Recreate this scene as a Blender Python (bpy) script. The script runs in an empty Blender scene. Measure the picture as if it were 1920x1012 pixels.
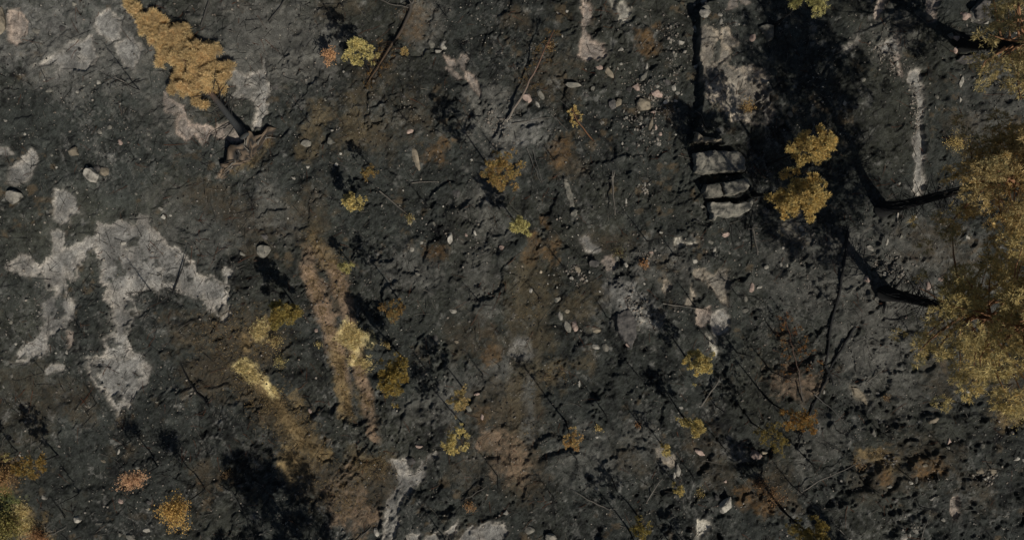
import bpy, bmesh, math, random
import numpy as np
from mathutils import Vector, Matrix

# ------------------------------------------------------------------ camera, sky, sun, exposure
S = bpy.context.scene
COL = S.collection
CAM_H = 43.0            # the drone hovers 43 m up and looks straight down
PXM = 30.0              # photograph pixels per metre of ground
cam_d = bpy.data.cameras.new("camera")
cam_d.sensor_width = 36.0
cam_d.angle = 2*math.atan((960/PXM)/CAM_H)
cam_d.clip_start = 0.5
cam_d.clip_end = 2000
cam = bpy.data.objects.new("camera", cam_d)
cam.location = (0, 0, CAM_H)
COL.objects.link(cam)
S.camera = cam

SUN_EL = math.radians(46)
SUN_ROT = math.atan2(0.6, -0.8)
world = bpy.data.worlds.new("World")
S.world = world
world.use_nodes = True
wn = world.node_tree
wn.nodes.clear()
sky = wn.nodes.new('ShaderNodeTexSky')
sky.sky_type = 'NISHITA'
sky.sun_disc = False
sky.sun_elevation = SUN_EL
sky.sun_rotation = SUN_ROT
bg = wn.nodes.new('ShaderNodeBackground')
bg.inputs[1].default_value = 0.05
wo = wn.nodes.new('ShaderNodeOutputWorld')
wn.links.new(sky.outputs[0], bg.inputs[0])
wn.links.new(bg.outputs[0], wo.inputs[0])

sun_d = bpy.data.lights.new("sun", 'SUN')
sun_d.energy = 4.8
sun_d.angle = math.radians(0.5)
sun_d.color = (1.0, 0.95, 0.87)
sun = bpy.data.objects.new("sun", sun_d)
sv = Vector((0.6*math.cos(SUN_EL), -0.8*math.cos(SUN_EL), math.sin(SUN_EL)))
sun.rotation_euler = sv.to_track_quat('Z', 'Y').to_euler()
sun.location = sv*60
COL.objects.link(sun)
S.view_settings.view_transform = 'Standard'
S.view_settings.look = 'None'
S.view_settings.exposure = -0.35
S.view_settings.gamma = 1.0
S.view_settings.use_curve_mapping = False
S.render.engine = 'CYCLES'

# ------------------------------------------------------------------ helpers
RNG = np.random.default_rng(11)

def A(c, r, pts):       # survey sheet of 480 x 340 px, enlarged 2.977 times
    x0, y0 = c*480, (0, 340, 672)[r]
    return [(x0+p[0]/2.977, y0+p[1]/2.977) for p in pts]
def B(x0, y0, pts, s=4.2176):
    return [(x0+p[0]/s, y0+p[1]/s) for p in pts]
def W(p):               # photograph survey position -> metres on the ground
    return ((p[0]-960)/PXM, (506-p[1])/PXM)
def WA(pts):
    return np.array([W(p) for p in pts], float)

_perm = np.random.default_rng(5).permutation(512)
_val = np.random.default_rng(6).random(512)*2-1
def vn(x, y, s, seed=0):
    u = x/s+seed*17.31; v = y/s-seed*9.73
    i = np.floor(u).astype(np.int64); j = np.floor(v).astype(np.int64)
    fu = u-i; fv = v-j
    fu = fu*fu*fu*(fu*(fu*6-15)+10); fv = fv*fv*fv*(fv*(fv*6-15)+10)
    def h(a, b):
        return _val[_perm[(_perm[(a+seed*7) & 511]+b) & 511]]
    a = h(i, j)*(1-fu)+h(i+1, j)*fu
    b = h(i, j+1)*(1-fu)+h(i+1, j+1)*fu
    return a*(1-fv)+b*fv
def fbm(x, y, s, o=4, seed=0, g=0.5):
    t = np.zeros_like(x); a = 1.0; n = 0
    for k in range(o):
        t += a*vn(x, y, s, seed+k*3); n += a; a *= g; s *= 0.5
    return t/n
def sst(a, b, x):
    t = np.clip((x-a)/(b-a), 0, 1)
    return t*t*(3-2*t)
def seg_dist(px, py, P, closed):
    d = np.full(px.shape, 1e9)
    n = len(P)
    for k in range(n if closed else n-1):
        a = P[k]; b = P[(k+1) % n]
        e = b-a; L = float(e@e)+1e-9
        t = np.clip(((px-a[0])*e[0]+(py-a[1])*e[1])/L, 0, 1)
        d = np.minimum(d, (px-a[0]-t*e[0])**2+(py-a[1]-t*e[1])**2)
    return np.sqrt(d)
def poly_sd(px, py, P):
    d = seg_dist(px, py, P, True)
    ins = np.zeros(px.shape, bool)
    n = len(P)
    for k in range(n):
        a = P[k]; b = P[(k+1) % n]
        if a[1] == b[1]:
            continue
        c = ((a[1] > py) != (b[1] > py)) & (px < (b[0]-a[0])*(py-a[1])/(b[1]-a[1])+a[0])
        ins ^= c
    return np.where(ins, d, -d)

def build_mesh(name, V, F, colors=None, mat=None, smooth=False):
    V = np.asarray(V, np.float32); F = np.asarray(F, np.int32)
    me = bpy.data.meshes.new(name)
    k = F.shape[1]
    me.vertices.add(len(V)); me.vertices.foreach_set('co', V.ravel())
    me.loops.add(F.size); me.loops.foreach_set('vertex_index', F.ravel())
    me.polygons.add(len(F))
    me.polygons.foreach_set('loop_start', np.arange(0, F.size, k, dtype=np.int32))
    me.polygons.foreach_set('loop_total', np.full(len(F), k, np.int32))
    if smooth:
        me.polygons.foreach_set('use_smooth', np.ones(len(F), bool))
    if colors is not None:
        at = me.attributes.new('Col', 'FLOAT_COLOR', 'POINT')
        c4 = np.ones((len(V), 4), np.float32); c4[:, :3] = colors
        at.data.foreach_set('color', c4.ravel())
    me.update(calc_edges=True)
    if mat:
        me.materials.append(mat)
    return me
def link(name, me, parent=None, loc=None):
    o = bpy.data.objects.new(name, me)
    COL.objects.link(o)
    if parent is not None:
        o.parent = parent
    if loc is not None:
        o.location = loc
    if name == 'branches': o['kind'] = 'stuff'      # twigs too fine to pick apart
    return o
def empty(name, loc):
    o = bpy.data.objects.new(name, None)
    o.empty_display_size = 0.3
    o.location = loc
    COL.objects.link(o)
    return o
def tag(o, label=None, cat=None, group=None, kind=None):
    if label: o['label'] = label
    if cat: o['category'] = cat
    if group: o['group'] = group
    if kind: o['kind'] = kind
    return o

# ------------------------------------------------------------------ materials
def nmat(name):
    m = bpy.data.materials.new(name)
    m.use_nodes = True
    nt = m.node_tree
    p = nt.nodes['Principled BSDF']
    p.inputs['Roughness'].default_value = 0.92
    p.inputs['Specular IOR Level'].default_value = 0.15
    return m, nt, p
def mul_noise(nt, src, scale, lo, hi, detail=5.0, rough=0.65):
    tc = nt.nodes.new('ShaderNodeTexCoord')
    n = nt.nodes.new('ShaderNodeTexNoise')
    n.inputs['Scale'].default_value = scale
    n.inputs['Detail'].default_value = detail
    n.inputs['Roughness'].default_value = rough
    nt.links.new(tc.outputs['Object'], n.inputs['Vector'])
    mr = nt.nodes.new('ShaderNodeMapRange')
    mr.inputs[1].default_value = 0.3; mr.inputs[2].default_value = 0.7
    mr.inputs[3].default_value = lo; mr.inputs[4].default_value = hi
    nt.links.new(n.outputs[0], mr.inputs[0])
    mx = nt.nodes.new('ShaderNodeVectorMath'); mx.operation = 'SCALE'
    nt.links.new(src, mx.inputs[0])
    nt.links.new(mr.outputs[0], mx.inputs['Scale'])
    return mx.outputs[0], n
def attr_mat(name, scale=12, lo=0.7, hi=1.3, bump=0.4, bdist=0.02, transl=0.0):
    m, nt, p = nmat(name)
    at = nt.nodes.new('ShaderNodeAttribute'); at.attribute_name = 'Col'
    c, n = mul_noise(nt, at.outputs['Color'], scale, lo, hi)
    nt.links.new(c, p.inputs['Base Color'])
    if bump:
        b = nt.nodes.new('ShaderNodeBump')
        b.inputs['Strength'].default_value = bump
        b.inputs['Distance'].default_value = bdist
        nt.links.new(n.outputs[0], b.inputs['Height'])
        nt.links.new(b.outputs[0], p.inputs['Normal'])
    if transl:
        t = nt.nodes.new('ShaderNodeBsdfTranslucent')
        nt.links.new(c, t.inputs[0])
        ms = nt.nodes.new('ShaderNodeMixShader'); ms.inputs[0].default_value = transl
        out = nt.nodes['Material Output']
        nt.links.new(p.outputs[0], ms.inputs[1]); nt.links.new(t.outputs[0], ms.inputs[2])
        nt.links.new(ms.outputs[0], out.inputs[0])
    return m
M_GROUND = attr_mat('burnt_ground', 19, 0.42, 1.75, 0.75, 0.035)
M_WOOD = attr_mat('charred_wood', 20, 0.6, 1.4, 0.5, 0.02)
M_NEEDLE = attr_mat('scorched_needles', 6, 0.8, 1.25, 0, 0, 0.36)
M_GRASS = attr_mat('dry_grass', 5, 0.8, 1.2, 0, 0, 0.2)
M_PEBBLE = attr_mat('pebbles', 9, 0.8, 1.2, 0, 0)
def rock_mat(name, c1, c2, soot):
    m, nt, p = nmat(name)
    tc = nt.nodes.new('ShaderNodeTexCoord')
    oi = nt.nodes.new('ShaderNodeObjectInfo')
    ad = nt.nodes.new('ShaderNodeVectorMath'); ad.operation = 'ADD'
    geo = nt.nodes.new('ShaderNodeNewGeometry')
    nt.links.new(geo.outputs['Position'], ad.inputs[0])
    cb = nt.nodes.new('ShaderNodeCombineXYZ')
    nt.links.new(oi.outputs['Random'], cb.inputs[2])
    nt.links.new(cb.outputs[0], ad.inputs[1])
    n1 = nt.nodes.new('ShaderNodeTexNoise'); n1.inputs['Scale'].default_value = 3.2
    n1.inputs['Detail'].default_value = 8; n1.inputs['Roughness'].default_value = 0.65
    nt.links.new(ad.outputs[0], n1.inputs['Vector'])
    r = nt.nodes.new('ShaderNodeValToRGB')
    e = r.color_ramp.elements
    e[0].position = 0.30; e[0].color = (*soot, 1)
    e[1].position = 0.66; e[1].color = (*c2, 1)
    x = e.new(0.43); x.color = (*c1, 1)
    nt.links.new(n1.outputs[0], r.inputs[0])
    mr = nt.nodes.new('ShaderNodeMapRange')
    mr.inputs[3].default_value = 0.72; mr.inputs[4].default_value = 1.2
    nt.links.new(oi.outputs['Random'], mr.inputs[0])
    sc = nt.nodes.new('ShaderNodeVectorMath'); sc.operation = 'SCALE'
    nt.links.new(r.outputs[0], sc.inputs[0]); nt.links.new(mr.outputs[0], sc.inputs['Scale'])
    n2 = nt.nodes.new('ShaderNodeTexNoise'); n2.inputs['Scale'].default_value = 18
    n2.inputs['Detail'].default_value = 6
    nt.links.new(ad.outputs[0], n2.inputs['Vector'])
    b = nt.nodes.new('ShaderNodeBump'); b.inputs['Strength'].default_value = 0.6
    b.inputs['Distance'].default_value = 0.03
    nt.links.new(n2.outputs[0], b.inputs['Height'])
    nt.links.new(b.outputs[0], p.inputs['Normal'])
    nt.links.new(sc.outputs[0], p.inputs['Base Color'])
    return m
ROCKS = {
    'w': rock_mat('pale_stone', (0.20, 0.185, 0.155), (0.40, 0.37, 0.31), (0.035, 0.034, 0.030)),
    't': rock_mat('tan_stone', (0.17, 0.145, 0.105), (0.30, 0.25, 0.18), (0.04, 0.035, 0.03)),
    'g': rock_mat('grey_stone', (0.10, 0.096, 0.080), (0.225, 0.205, 0.165), (0.022, 0.022, 0.020)),
    'p': rock_mat('pink_stone', (0.26, 0.19, 0.155), (0.42, 0.32, 0.26), (0.06, 0.05, 0.045)),
    'd': rock_mat('sooty_stone', (0.055, 0.052, 0.048), (0.11, 0.10, 0.09), (0.02, 0.02, 0.02)),
    'r': rock_mat('rust_stone', (0.11, 0.06, 0.035), (0.19, 0.10, 0.055), (0.03, 0.02, 0.016)),
}
TONE = {'w': 'pale', 't': 'tan', 'g': 'grey', 'p': 'pinkish', 'd': 'sooty', 'r': 'rusty'}

# ------------------------------------------------------------------ the burnt ground, one sheet
STEP = 0.075
ex = np.array([0.15, 0.35, 0.7, 1.3, 2.4, 4.2, 7, 12, 20, 34, 58, 100, 170])
dx = np.arange(-36, 36+1e-6, STEP); dy = np.arange(-20.6, 20.6+1e-6, STEP)
xs = np.concatenate([-36-ex[::-1], dx, 36+ex]); ys = np.concatenate([-20.6-ex[::-1], dy, 20.6+ex])
NX, NY = len(xs), len(ys)
GX, GY = np.meshgrid(xs, ys)
X = GX.ravel(); Y = GY.ravel()
N = len(X)
PX = X*PXM+960; PY = 506-Y*PXM
wx = X+0.30*fbm(X, Y, 1.3, 4, 21)+0.10*fbm(X, Y, 0.3, 2, 25)
wy = Y+0.30*fbm(X, Y, 1.3, 4, 31)+0.10*fbm(X, Y, 0.3, 2, 35)

# relief: smoother over the rock at the left, broken peat towards the right and the bottom
rough = 0.55+0.45*sst(420, 760, PX+0.3*PY)+0.18*fbm(X, Y, 5, 2, 3)
rough *= 1-0.35*sst(1200, 1500, PX)*sst(700, 300, PY)
Z = 0.30*fbm(X, Y, 9, 3, 1)+rough*(0.13*fbm(X, Y, 1.6, 4, 41)+0.06*np.abs(fbm(X, Y, 0.7, 3, 44))+0.026*fbm(X, Y, 0.24, 2, 47)+0.012*vn(X, Y, 0.11, 49))
for k_, (sc_, am_) in enumerate([(3.4, .20), (2.2, .17), (1.5, .14), (1.0, .055), (0.7, .035)]):
    n_ = fbm(X, Y, sc_, 5, 51+k_*13, 0.6)
    Z += rough*am_*sst(-0.010, 0.030/sc_**0.3, n_)*sst(0.0, 0.35, fbm(X, Y, 2.5, 2, 155+k_*5)+0.12)
def box_of(P, m):
    x0, y0 = P.min(0)-m; x1, y1 = P.max(0)+m
    return np.nonzero((X > x0) & (X < x1) & (Y > y0) & (Y < y1))[0]
# pits where peat and roots burnt out
for k in range(120):
    cx, cy = RNG.uniform(-22, 32), RNG.uniform(-17, 15)
    if k > 80: cx, cy = RNG.uniform(-20, 24), RNG.uniform(-17, -4)
    r = RNG.uniform(0.16, 0.36)
    ii = box_of(np.array([[cx, cy]]), r*3)
    d = np.hypot((wx[ii]-cx)/r, (wy[ii]-cy)/r)
    Z[ii] += -RNG.uniform(0.10, 0.24)*np.exp(-d**4)+0.03*np.exp(-(d-1.5)**2*4)
# the rock shelf with its vertical left edge
SHELF = WA([(1312, 12), (1300, 45), (1304, 75), (1301, 105), (1306, 128), (1308, 180), (1306, 215), (1298, 240), (1294, 270),
            (1330, 273), (1366, 276), (1420, 262), (1560, 200), (1560, 20), (1420, -20)])
ii = box_of(SHELF, 1.0)
sd = poly_sd(X[ii]+0.05*vn(X[ii], Y[ii], 0.5, 9), Y[ii]+0.05*vn(X[ii], Y[ii], 0.5, 8), SHELF)
Z[ii] += 0.62*sst(-0.02, 0.10, sd)*sst(1500, 1330, PX[ii])
# lower rise at right, towards the tall pines
Z += 0.35*sst(1560, 1760, PX)*sst(1000, 1700, PX)*0.5
# ledge lines in the lower right and centre (small scarps of peat)
SCARPS = [
    (A(1, 2, [(410, 635), (480, 595), (520, 610), (570, 600), (590, 570), (670, 550)]), 0.16),
    (A(1, 2, [(300, 470), (370, 480), (400, 435), (440, 450)]), 0.14), (A(1, 2, [(550, 560), (560, 520), (620, 505)]), 0.16),
    (A(1, 2, [(560, 410), (610, 390), (640, 345), (700, 335), (740, 320), (820, 290)]), 0.15),
    (A(1, 2, [(310, 790), (340, 755), (385, 745)]), 0.16), (A(1, 2, [(180, 235), (230, 285), (290, 265), (310, 300)]), 0.12),
    (A(1, 2, [(440, 520), (480, 540), (500, 570)]), 0.12), (A(1, 2, [(370, 275), (430, 260), (440, 240)]), 0.10),
    (A(2, 2, [(150, 575), (200, 530), (270, 505), (330, 480)]), 0.22), (A(2, 2, [(1030, 640), (1080, 590), (1100, 550)]), 0.26),
    (A(2, 2, [(1120, 585), (1250, 575), (1330, 560)]), 0.16), (A(2, 2, [(830, 95), (940, 85)]), 0.16), (A(2, 2, [(440, 200), (500, 180), (540, 200)]), 0.14),
    (A(3, 2, [(470, 610), (540, 600), (620, 570), (700, 590), (780, 560)]), 0.16), (A(3, 2, [(540, 690), (550, 640), (600, 600)]), 0.16),
    (A(3, 2, [(820, 640), (880, 640), (960, 590)]), 0.14), (A(3, 2, [(640, 980), (760, 880), (860, 830)]), 0.16),
    (A(3, 2, [(330, 780), (430, 740), (520, 700)]), 0.14), (A(3, 2, [(830, 320), (860, 280), (930, 290)]), 0.12),
    (A(2, 1, [(200, 740), (240, 690), (255, 640)]), 0.14), (A(2, 1, [(570, 810), (570, 750), (580, 725)]), 0.16), (A(2, 1, [(620, 780), (640, 750), (665, 740)]), 0.12),
    (A(0, 1, [(930, 720), (960, 760), (1040, 770), (1100, 755)]), 0.10), (A(1, 1, [(830, 330), (850, 300), (885, 290)]), 0.10),
    (A(0, 2, [(360, 700), (410, 690), (440, 720), (520, 720), (560, 690), (600, 690)]), 0.14), (A(0, 2, [(430, 930), (480, 910), (500, 930)]), 0.18),
    (A(1, 0, [(530, 120), (500, 170)]), 0.05), (A(1, 1, [(940, 610), (1000, 580), (1020, 550)]), 0.12),
    (A(3, 1, [(730, 850), (800, 830), (870, 860)]), 0.16), (A(3, 2, [(880, 290), (1000, 310), (1140, 300), (1250, 330)]), 0.16),
]
for pts, hh in SCARPS:
    P = WA(pts)
    ii = box_of(P, 1.0)
    # raised lip: steep on the side away from the sun, gentle towards it
    d = seg_dist(wx[ii]+0.0, wy[ii], P, False)
    d2 = seg_dist(wx[ii]-0.6*0.45, wy[ii]+0.8*0.45, P, False)
    Z[ii] += hh*np.exp(-(d2/0.42)**2)-hh*0.9*np.exp(-(d/0.16)**2)
# wheel ruts with cleat marks
RUTS = [A(2, 2, [(75, 60), (80, 250), (80, 480), (75, 620)]), A(2, 2, [(20, 60), (25, 250), (20, 480)])]
for P in map(WA, RUTS):
    ii = box_of(P, 1.0)
    d = seg_dist(X[ii], Y[ii], P, False)
    Z[ii] += -0.05*np.exp(-(d/0.4)**4)+0.028*np.exp(-(d/0.33)**4)*np.sin((Y[ii]+np.abs(X[ii]-P[0, 0])*0.8)*2*math.pi/0.27)

# ---- colours of what lies on the ground
lo = fbm(X, Y, 4.5, 4, 71); mid = fbm(X, Y, 0.9, 4, 75); fin = fbm(X, Y, 0.24, 2, 81)
ash = np.array([0.0222, 0.0240, 0.0208])
C = ash[None]*(1.0+0.45*lo+0.60*mid+0.55*fin)[:, None]
warm = sst(-0.1, 0.5, fbm(X, Y, 6, 3, 91))*0.5
C *= np.stack([1+0.16*warm, 1+0.06*warm, 1-0.10*warm], 1)
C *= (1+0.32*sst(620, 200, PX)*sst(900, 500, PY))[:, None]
C += RNG.normal(0, 0.006, N)[:, None]*np.ones(3)
# thin wisps and flecks of pale ash drawn out by wind and water
a1 = fbm(X*1.0+0.5*Y, Y*0.35-0.2*X, 0.8, 5, 301, 0.6); a2 = fbm(X, Y, 3.2, 3, 311)
w_ = np.exp(-(a1/0.05)**2)*sst(-0.1, 0.4, a2)*0.50+sst(0.32, 0.6, fbm(X, Y, 0.5, 4, 321, 0.65))*sst(-0.2, 0.3, fbm(X, Y, 2.4, 2, 331))*0.62
w_ *= np.clip(1.0+0.9*fbm(X, Y, 0.15, 2, 341), 0, 1.5)
C = C*(1-w_)[:, None]+np.array([0.125, 0.122, 0.108])[None]*w_[:, None]
b_ = sst(0.30, 0.55, fbm(X, Y, 0.7, 4, 351, 0.6))*sst(0.0, 0.4, fbm(X, Y, 3.8, 2, 361))*0.6
C = C*(1-b_)[:, None]+np.array([0.085, 0.062, 0.036])[None]*b_[:, None]
# a greyer, paler ash veil where the fire burnt hottest
def veil(pts, r, c, amt, seed, wid=None):
    P = WA(pts)
    rr = r/PXM
    ii = box_of(P, rr*2.2+0.5)
    d = seg_dist(wx[ii], wy[ii], P, False)/rr if len(P) > 1 else np.hypot(wx[ii]-P[0, 0], wy[ii]-P[0, 1])/rr
    n = fbm(X[ii], Y[ii], 0.8, 4, seed)*0.9+fbm(X[ii], Y[ii], 0.18, 2, seed+4)*0.45
    m = sst(1.25, 0.35, d-n*0.95)*min(1, amt*1.15)
    m *= 0.78+0.75*fbm(X[ii], Y[ii], 0.17, 2, seed+9)+0.35*fbm(X[ii], Y[ii], 0.6, 2, seed+11)
    m = np.clip(m, 0, 1)[:, None]
    tint = np.array(c)[None]*(0.85+0.5*fbm(X[ii], Y[ii], 0.35, 3, seed+5))[:, None]
    C[ii] = C[ii]*(1-m)+tint*m
    return ii, m[:, 0]
G1 = (0.108, 0.104, 0.090); G2 = (0.175, 0.168, 0.150)
BR = (0.058, 0.046, 0.030); OL = (0.086, 0.068, 0.040); OC = (0.15, 0.085, 0.033); TN = (0.23, 0.165, 0.080); PK = (0.215, 0.150, 0.098); YL = (0.52, 0.41, 0.17); MS = (0.10, 0.115, 0.035)
LITTER = []
k = 100
for col, amt, r, pts in [
    (G2, .50, 85, A(0, 0, [(120, 130), (400, 250), (640, 200)])), (G1, .6, 60, A(0, 0, [(350, 380), (600, 330), (760, 300)])), (G1, .6, 60, A(0, 0, [(950, 600), (1300, 450)])), (G1, .6, 80, A(1, 0, [(30, 230), (150, 160), (280, 280)])), (G1, .45, 60, A(1, 0, [(190, 250), (240, 310)])),
    (G1, .45, 55, A(0, 0, [(1200, 60), (1400, 150)])), (G1, .5, 40, A(1, 0, [(960, 30), (940, 150)])), (G2, .7, 34, A(2, 0, [(20, 760), (80, 700)])), (G1, .7, 55, A(1, 0, [(1300, 640), (1350, 800)])),
    (G1, .55, 90, A(3, 1, [(600, 430), (800, 520), (1050, 560)])), (G1, .5, 80, A(3, 1, [(560, 740), (650, 850), (560, 930)])), (G1, .4, 70, A(3, 1, [(180, 600), (230, 450)])),
    (G2, .75, 38, A(2, 1, [(620, 650), (700, 740), (740, 770)])), (G2, .85, 20, A(2, 1, [(40, 915), (70, 950)])), (G1, .5, 40, A(2, 1, [(780, 430), (900, 460)])),
    (G1, .45, 60, A(0, 1, [(1000, 170), (1200, 330)])), (G1, .6, 30, A(1, 1, [(60, 60), (130, 120)])), (G1, .5, 30, A(1, 1, [(40, 230), (170, 260)])), (G1, .5, 40, A(1, 1, [(820, 510), (930, 510)])),
    (G1, .5, 40, A(1, 1, [(1250, 120), (1290, 220)])), (G1, .45, 50, A(1, 1, [(1220, 500), (1260, 620)])), (G1, .4, 30, A(1, 2, [(900, 290), (1050, 260)])), (G1, .5, 30, A(1, 2, [(1130, 150), (1380, 80)])),
    (G1, .5, 50, A(3, 0, [(1250, 360), (1300, 560), (1200, 700)])), (G1, .45, 40, A(3, 0, [(700, 200), (640, 260)])), (G1, .4, 50, A(2, 2, [(360, 560), (470, 520)])), (G1, .4, 40, A(2, 2, [(690, 430), (750, 500)])),
    (G1, .4, 40, A(3, 2, [(310, 430), (200, 430)])), (G1, .35, 60, A(3, 2, [(600, 60), (740, 130)])), (G2, .5, 22, A(2, 2, [(1200, 510), (1240, 490)])), (G1, .5, 26, A(3, 2, [(160, 600), (190, 570)])),
    # scorched litter and soil that kept its brown
    (BR, 0.56, 34, A(0, 1, [(1130, 70), (1250, 120)])), (BR, 0.48, 42, A(0, 1, [(1380, 220), (1429, 320)])), (BR, 0.60, 51, A(0, 1, [(1030, 830), (1200, 850), (1300, 950)])), (BR, 0.56, 34, A(0, 2, [(400, 220), (480, 260)])),
    (BR, 0.64, 25, B(300, 660, [(230, 130), (400, 250), (470, 300)])), (BR, 0.64, 22, B(300, 660, [(390, 920)])), (BR, 0.56, 25, A(0, 2, [(1150, 610), (1180, 660)])), (BR, 0.40, 51, A(0, 2, [(120, 120), (200, 300)])),
    (OL, .8, 26, A(1, 0, [(600, 700), (640, 740)])), (OC, 0.52, 22, A(1, 0, [(960, 850), (1010, 840)])), (OL, .7, 25, A(1, 0, [(360, 640), (280, 830)])), (OL, .6, 22, A(1, 0, [(540, 560), (520, 780)])),
    (BR, 0.48, 34, A(1, 0, [(700, 420), (640, 460)])), (OC, 0.28, 30, A(1, 0, [(900, 110), (880, 150)])), (BR, 0.48, 25, A(1, 0, [(420, 50), (560, 30)])), (BR, 0.44, 51, A(1, 0, [(720, 740), (900, 650)])),
    (BR, 0.48, 25, A(2, 0, [(20, 100), (60, 130)])), (BR, 0.56, 27, A(2, 0, [(280, 900), (340, 930)])), (OC, 0.40, 20, A(2, 0, [(250, 860), (290, 820)])), (BR, 0.40, 51, A(2, 0, [(200, 400), (180, 440)])),
    (OC, 0.44, 20, A(2, 0, [(770, 210), (760, 250)])), (BR, 0.40, 25, A(2, 1, [(480, 330), (620, 360)])), (OC, 0.36, 17, A(2, 1, [(100, 420), (130, 350)])), (OC, 0.40, 17, A(2, 1, [(215, 400), (240, 350)])), (OC, 0.40, 12, A(2, 1, [(165, 220)])),
    (OL, 0.34, 45, A(2, 1, [(110, 600), (100, 760)])), (OL, 0.31, 30, A(2, 1, [(430, 620), (400, 760)])), (OL, 0.40, 22, A(2, 1, [(330, 720), (370, 690)])), (OL, 0.46, 18, A(2, 1, [(200, 870), (215, 900)])), (OL, 0.43, 20, A(2, 1, [(430, 995)])),
    (OL, 0.43, 25, A(2, 2, [(240, 70), (250, 110)])), (OL, 0.37, 30, A(2, 2, [(110, 90), (60, 250)])), (BR, 0.48, 46, A(2, 2, [(60, 300), (40, 450)])), (PK, 0.86, 26, A(2, 2, [(10, 540), (40, 590)])), (BR, 0.60, 38, A(2, 2, [(60, 600), (90, 680)])), (PK, 0.92, 22, A(1, 2, [(1320, 440), (1400, 450)])),
    (PK, 0.57, 30, A(1, 2, [(1400, 540), (1420, 620)])), (BR, 0.40, 42, A(1, 2, [(1200, 600), (1300, 520)])), (OC, 0.32, 20, A(1, 2, [(1260, 310)])), (BR, 0.48, 22, A(2, 2, [(720, 620), (640, 520)])), (BR, 0.36, 34, A(2, 2, [(1150, 650), (1050, 470)])),
    (OC, 0.44, 24, A(2, 2, [(1400, 800), (1300, 760)])), (BR, 0.56, 34, A(3, 2, [(20, 620), (80, 760)])), (OC, 0.60, 20, A(3, 2, [(900, 570), (830, 600)])), (OC, 0.60, 14, A(3, 2, [(640, 655)])), (TN, 0.63, 20, A(3, 2, [(560, 520), (660, 550)])), (BR, 0.44, 42, A(3, 2, [(560, 640), (950, 540)])),
    (BR, 0.40, 34, A(3, 2, [(1150, 700), (1180, 770)])), (PK, 0.40, 30, A(3, 2, [(130, 120), (200, 150)])), (BR, 0.40, 42, A(1, 1, [(1150, 860), (1280, 880)])), (OC, 0.32, 16, A(1, 1, [(980, 400), (1040, 390)])), (OC, 0.32, 18, A(1, 1, [(1300, 960)])),
    (BR, 0.48, 42, A(1, 1, [(330, 240), (320, 130)])), (BR, 0.40, 34, A(3, 0, [(1050, 700), (1100, 800)])), (BR, 0.44, 51, A(1, 2, [(1330, 250), (1400, 330)])),
    # vehicle tracks: pressed tan grass that the fire passed over
    (PK, 0.86, 13, A(1, 1, [(300, 490), (335, 600), (380, 720), (420, 840)])), (TN, 0.86, 13, A(1, 1, [(420, 840), (450, 950), (460, 1005)])), (TN, 0.75, 12, A(1, 1, [(320, 320), (390, 400), (430, 450)])), (OL, .6, 13, A(1, 1, [(340, 200), (330, 300), (400, 440)])),
    (PK, 0.57, 11, A(1, 1, [(300, 400), (300, 480)])), (PK, 0.69, 12, A(1, 1, [(450, 490), (480, 590)])), (BR, 0.56, 11, A(1, 1, [(470, 600), (460, 700)])), (TN, 0.86, 15, A(1, 1, [(540, 820), (560, 960)])), (TN, 0.80, 9, A(1, 2, [(470, 0), (480, 130), (500, 300)])),
    (OL, .85, 11, A(1, 2, [(480, 130), (520, 320), (550, 330)])), (PK, 0.80, 9, A(1, 2, [(570, 0), (600, 130)])), (OL, .85, 14, A(1, 2, [(600, 170), (630, 260)])), (PK, 0.92, 9, A(1, 2, [(655, 380), (675, 440)])), (BR, 0.48, 14, A(1, 2, [(640, 270), (670, 360)])),
    (OL, .75, 32, A(1, 2, [(80, 230), (200, 330), (260, 450)])), (TN, 0.69, 30, A(1, 2, [(190, 540), (260, 590)])), (TN, 0.57, 15, A(1, 2, [(330, 480), (390, 530)])), (OC, 0.28, 22, A(1, 2, [(590, 600), (690, 620)])), (OL, .8, 23, A(1, 2, [(590, 600), (700, 590)])),
    (PK, 0.63, 35, A(1, 2, [(460, 690), (520, 830), (580, 860)])), (BR, 0.60, 50, A(1, 2, [(380, 650), (560, 740)])), (BR, 0.56, 28, A(1, 2, [(700, 640), (700, 750)])), (TN, 0.52, 9, A(1, 2, [(210, 190), (260, 260)])), (BR, 0.48, 43, B(300, 440, [(650, 720), (900, 880)])),
    (BR, 0.56, 35, B(300, 660, [(560, 100), (760, 300), (1000, 520)])), (OL, .5, 25, A(1, 2, [(570, 530), (590, 560)])), (OC, 0.40, 9, A(1, 2, [(410, 450)])),
    (TN, 0.35, 11, [(440, 318), (470, 300), (505, 262)]), (PK, 0.69, 5, [(412, 325), (430, 315)]),
    # dry grass, unburnt
    (YL, 0.74, 13, B(300, 660, [(640, 110), (700, 150), (760, 200)])), (YL, 0.54, 9, B(300, 660, [(830, 240), (920, 310)])), (YL, 1.00, 13, A(1, 1, [(530, 820), (545, 850)])), (YL, 0.54, 15, A(1, 1, [(500, 870), (620, 870)])), (TN, 0.69, 16, B(300, 440, [(810, 720), (800, 790), (700, 850)])),
    (YL, 0.54, 16, A(0, 2, [(130, 850), (150, 930)])), (MS, .8, 22, A(0, 2, [(0, 790), (70, 830)])), (TN, 0.57, 30, A(0, 2, [(90, 850), (200, 1000)])), (OC, 0.32, 26, A(0, 2, [(20, 720), (30, 600)])), (MS, .55, 16, B(1240, 220, [(350, 310), (390, 380)])),
    (TN, 0.46, 30, A(3, 2, [(1300, 300), (1420, 310)])), (BR, 0.48, 42, A(3, 1, [(860, 330), (1000, 380)])), (BR, 0.40, 51, A(3, 2, [(1000, 100), (1300, 150)])),
]:
    veil(pts, r, col, amt, k); k += 1
    if col not in (G1, G2, MS): LITTER.append((pts, r, col, amt))

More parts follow.
